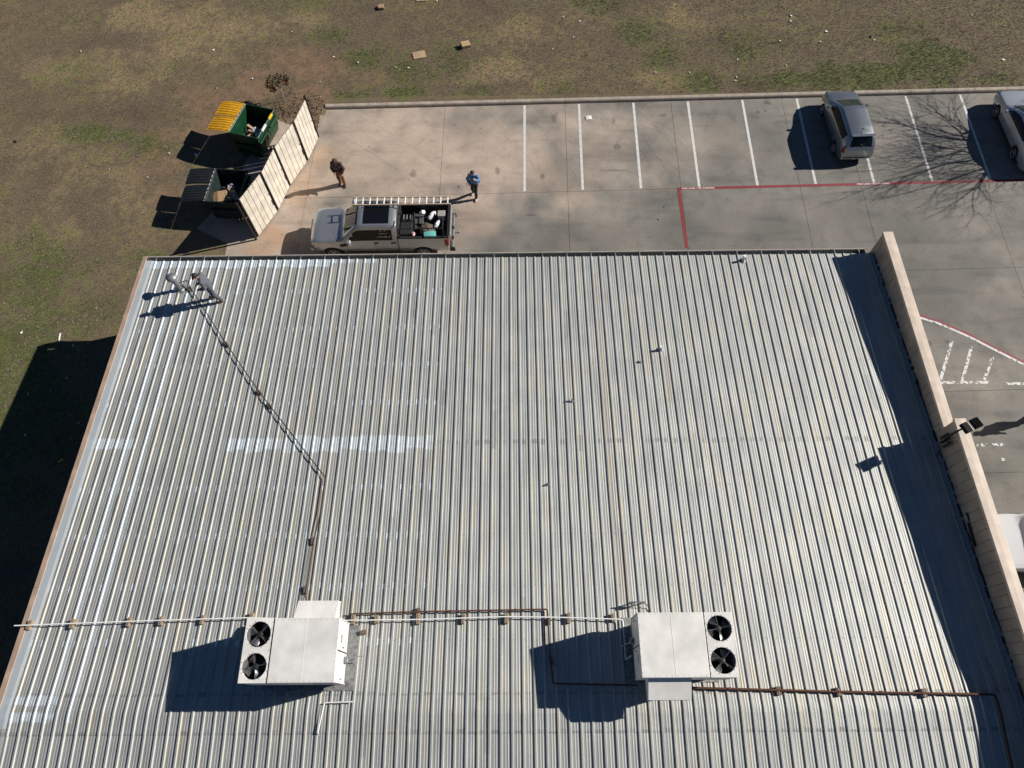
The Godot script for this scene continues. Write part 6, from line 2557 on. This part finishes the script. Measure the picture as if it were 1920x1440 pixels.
func build_plants() -> void:
	# bare tree on the planting island past the pale sedan; its shadow lies over the last stalls
	rng.seed = 77
	var base := Vector3(27.35, .12, -25.55)
	var isl := thing("planting_island", "kerbed planting island around the bare tree past the pale sedan", "island", Vector3(27.6, 0, -25.4))
	var mb := MB.new()
	mb.prism(PackedVector2Array([Vector2(-.95, -2.3), Vector2(.95, -2.3), Vector2(.95, 2.0), Vector2(.6, 2.5), Vector2(-.6, 2.5), Vector2(-.95, 2.0)]), .002, .15)
	part(mb, "kerb_ring", mats["kerb"], isl)
	mb = MB.new()
	mb.prism(PackedVector2Array([Vector2(-.78, -2.1), Vector2(.78, -2.1), Vector2(.78, 1.95), Vector2(.5, 2.3), Vector2(-.5, 2.3), Vector2(-.78, 1.95)]), .10, .158)
	part(mb, "soil", mat("soil", .09, .06, .04, .95, 0, t_blot, 1.5), isl)
	var t := thing("bare_tree", "leafless tree on the island past the pale sedan", "tree", base + Vector3(0, .03, 0))
	var tr := MB.new()
	var lm := MB.new()
	var tw := MB.new()
	tr.tube([Vector3(0, -.05, 0), Vector3(.02, .5, 0), Vector3(-.03, 1.2, .03), Vector3(0, 1.9, 0)], [.17, .13, .12, .13], 12, false)
	var n := 7
	for k in n:
		var a := TAU * k / n + .3
		var d := Vector3(cos(a) * .78, 1.0, sin(a) * .78).normalized()
		grow(lm, tw, Vector3(0, 1.55 + .05 * k, 0), d, .062, rng.randf_range(2.0, 2.5), 4)
	part(tr, "trunk", mats["bark"], t)
	part(lm, "limbs", mats["bark"], t)
	var cr := part(tw, "crown", mats["bark"], t)
	cr.set_meta("kind", "stuff")
	# staked sapling by the kerb end, a few red and green leaves left
	t = thing("sapling", "thin pale-stemmed sapling with a few red and green leaves behind the bins", "sapling", Vector3(-11.58, .09, -28.28))
	mb = MB.new()
	mb.tube([Vector3(0, -.05, 0), Vector3(.01, .5, -.01), Vector3(-.02, 1.0, -.02)], [.022, .018, .014], 7)
	part(mb, "trunk", mat("pale_bark", .42, .36, .28, .8), t)
	mb = MB.new()
	for k in 9:
		var a := TAU * k / 9.0
		mb.tube([Vector3(-.02, .75 + .03 * k, -.02), Vector3(cos(a) * .22, 1.1 + .03 * k, sin(a) * .22), Vector3(cos(a) * rng.randf_range(.35, .62), 1.15 + .05 * k, sin(a) * rng.randf_range(.3, .55))], [.010, .007, .003], 5, false)
	part(mb, "branches", mats["bark"], t)
	var lv := {"red": MB.new(), "green": MB.new(), "dry": MB.new()}
	for k in 420:
		var a := rng.randf() * TAU
		var cl := k % 7
		var ca := cl * 0.9 + 2.2
		var cc := Vector3(cos(ca) * (.30 + .06 * cl) - .12, 1.05 + .06 * cl, sin(ca) * .30)
		var rr := sqrt(rng.randf()) * .20
		var p := cc + Vector3(cos(a) * rr, rng.randf_range(-.12, .12), sin(a) * rr)
		var key: String = ["red", "green", "green", "dry"][rng.randi() % 4]
		var B := Basis(Vector3(rng.randf_range(-1, 1), rng.randf_range(-1, 1), rng.randf_range(-1, 1)).normalized(), rng.randf() * TAU)
		lv[key].tri(p + B * Vector3(-.05, 0, 0), p + B * Vector3(0, .0, .10), p + B * Vector3(.05, 0, 0))
	var cn := Node3D.new()
	cn.name = "crown"
	t.add_child(cn)
	part(lv["red"], "leaves", mat("leaf_red", .16, .03, .02, .8), cn).set_meta("kind", "stuff")
	part(lv["green"], "leaves", mat("leaf_green", .03, .05, .018, .8), cn).set_meta("kind", "stuff")
	part(lv["dry"], "leaves", mat("leaf_dry", .15, .09, .05, .9), cn).set_meta("kind", "stuff")
	# drift of dead leaves and twigs between the gates and the kerb end
	mb = MB.new()
	mb.use_c = true
	for k in 1500:
		var x := rng.randf_range(-12.1, -9.6)
		var z := rng.randf_range(-28.9, -26.2)
		if z > -27.2 and x < -10.9 or (x > -9.95 and z > -26.6):
			continue
		if rng.randf() < .35 * (absf(x + 10.7) + absf(z + 27.6)):
			continue
		var y := lawn_y(x, z) + rng.randf_range(.005, .05)
		mb.cur = [Color(.11, .075, .05), Color(.06, .045, .032), Color(.24, .19, .13), Color(.10, .05, .035), Color(.05, .05, .03)][rng.randi() % 5]
		var B := Basis(Vector3(rng.randf_range(-1, 1), rng.randf_range(-.4, .4), rng.randf_range(-1, 1)).normalized(), rng.randf_range(-.8, .8)) * Basis(Vector3.UP, rng.randf() * TAU)
		var s := rng.randf_range(.4, 1.1)
		var p := Vector3(x, y, z)
		mb.quad(p + B * Vector3(-.02, 0, -.04) * s, p + B * Vector3(.02, .008, -.04) * s, p + B * Vector3(.022, 0, .04) * s, p + B * Vector3(-.018, .006, .04) * s)
	var lm2 := StandardMaterial3D.new()
	lm2.vertex_color_use_as_albedo = true
	lm2.roughness = .9
	var o := part(mb, "leaf_litter", lm2, self)
	tag(o, "drift of dead leaves between the gate and the kerb end", "leaves")
	o.set_meta("kind", "stuff")
	for k in 6:
		var p := Vector3(-10.8 + rng.randf_range(-.9, .9), .1, -27.9 + rng.randf_range(-1.2, .9))
		var st := thing("stick", "dead stick lying in the leaf drift by the kerb end", "stick", p, rng.randf() * TAU, "sticks in the leaf drift")
		mb = MB.new()
		mb.tube([Vector3(-.4, .03, 0), Vector3(-.1, .06, .05), Vector3(.2, .05, -.03), Vector3(.5, .02, .06)], [.014, .012, .010, .005], 6)
		part(mb, "wood", mats["bark"], st)

func build_litter() -> void:
	rng.seed = 99
	var q := [[-4.96, -31.4, .66, .50, .25, "flat square of pale cardboard on the lawn near the kerb", "card2"], [-5.05, -35.85, .60, .5, .1, "pale flattened cardboard far out on the lawn", "card2"]]
	for c in q:
		var o := thing("cardboard_sheet", c[5], "cardboard", Vector3(c[0], lawn_y(c[0], c[1]) + .03, c[1]), c[4])
		part(sheet_of(c[2], c[3], .02), "sheet", mats[c[6]], o)
	carton("cardboard_box", "small tan cardboard box lying on the lawn beside the flat square", Vector3(-2.57, lawn_y(-2.57, -32) + .01, -32.0), .35, Vector3(.46, .20, .34), "card2", Vector3(.1, 0, -.08))
	carton("cardboard_box", "small orange-brown carton on the far lawn behind the bins", Vector3(-7.22, lawn_y(-7.2, -35) + .01, -35.1), .1, Vector3(.30, .14, .32), "wood")
	# scraps
	var spots := [[1.99, -31.65], [2.66, -34.09], [3.51, -33.74], [3.12, -32.52], [7.19, -29.9], [-2.91, -29.29], [-5.46, -30.47], [-8.1, -30.94], [-8.84, -33.08], [-17.54, -31.21], [-15.79, -31.93], [14.82, -34.01], [15.97, -31.99], [14.72, -33.59], [13.91, -32.1], [16.45, -32.74], [18.78, -32.02], [11.27, -29.5], [11.5, -30.76], [11.18, -29.24], [24.34, -33.8], [25.13, -33.5], [8.93, -29.87], [25.01, -30.43], [-22.82, -32.0], [-15.14, -29.17], [-13.43, -29.83], [-21.1, -15.09], [-18.74, -14.43], [-21.02, -13.31], [-16.77, -17.77], [-18.6, -12.9], [-19.6, -10.4], [-17.6, -10.9], [-4.2, -35.6]]
	for k in 12:
		var x := rng.randf_range(-25, 26)
		spots.append([x, rng.randf_range(-36.5, -28.9)])
	for k in 12:
		var z := rng.randf_range(-28, -6)
		spots.append([rng.randf_range(-23 + (z + 28) * .12, -15.4), z])
	var shapes := []
	for k in 4:
		var mb := MB.new()
		var f := noise(200 + k, 3.0, 2)
		var rows := []
		for i in 4:
			var row := PackedVector3Array()
			for j in 4:
				row.append(Vector3((i / 3.0 - .5) * .10, .035 + .05 * f.get_noise_2d(i, j), (j / 3.0 - .5) * (.07 + .03 * k)))
			rows.append(row)
		mb.grid(rows)
		shapes.append(mb.mesh())
	for i in spots.size():
		var s: Array = spots[i]
		var o := inst(shapes[i % 4], "litter_scrap", mats["paper"], self)
		o.position = Vector3(s[0], lawn_y(s[0], s[1]) + .01, s[1])
		o.rotation.y = rng.randf() * TAU
		var sc := rng.randf_range(.6, 1.0) if i < 35 else rng.randf_range(.3, .6)
		o.scale = Vector3(sc, 1, sc)
		tag(o, "small white scrap of litter lying on the lawn", "litter", "white scraps on the lawn")
	for c in [[-19.42, -14.82, "long torn strip of white plastic on the lawn beside the building", .45, .05, "paper"], [-16.15, -15.3, "red and white food wrapper at the foot of the building wall", .16, .14, "red_lens"], [-17.9, -9.3, "yellow-green scrap in the shadow of the building", .20, .07, "yellow_label"], [3.64, -26.97, "crumpled sheet of white paper in a parking stall", .30, .24, "paper"], [-24.6, -25.9, "dark ball of litter on the brown lawn", .14, .14, "black"], [18.7, -32.3, "small black lump on the lawn behind the hatchback", .16, .14, "black"], [-15.5, -24.9, "grey scrap of plastic hanging under the yellow lid", .25, .10, "white_bag"], [6.55, -20.7, "tiny orange peel on the driving lane", .07, .05, "card"]]:
		var o := thing("litter_piece", c[2], "litter", Vector3(c[0], (0.004 if c[0] > 0 and c[1] > -28 else lawn_y(c[0], c[1])) + .012, c[1]), rng.randf() * TAU)
		part(sheet_of(c[3], c[4], .03), "scrap", mats[c[5]], o)
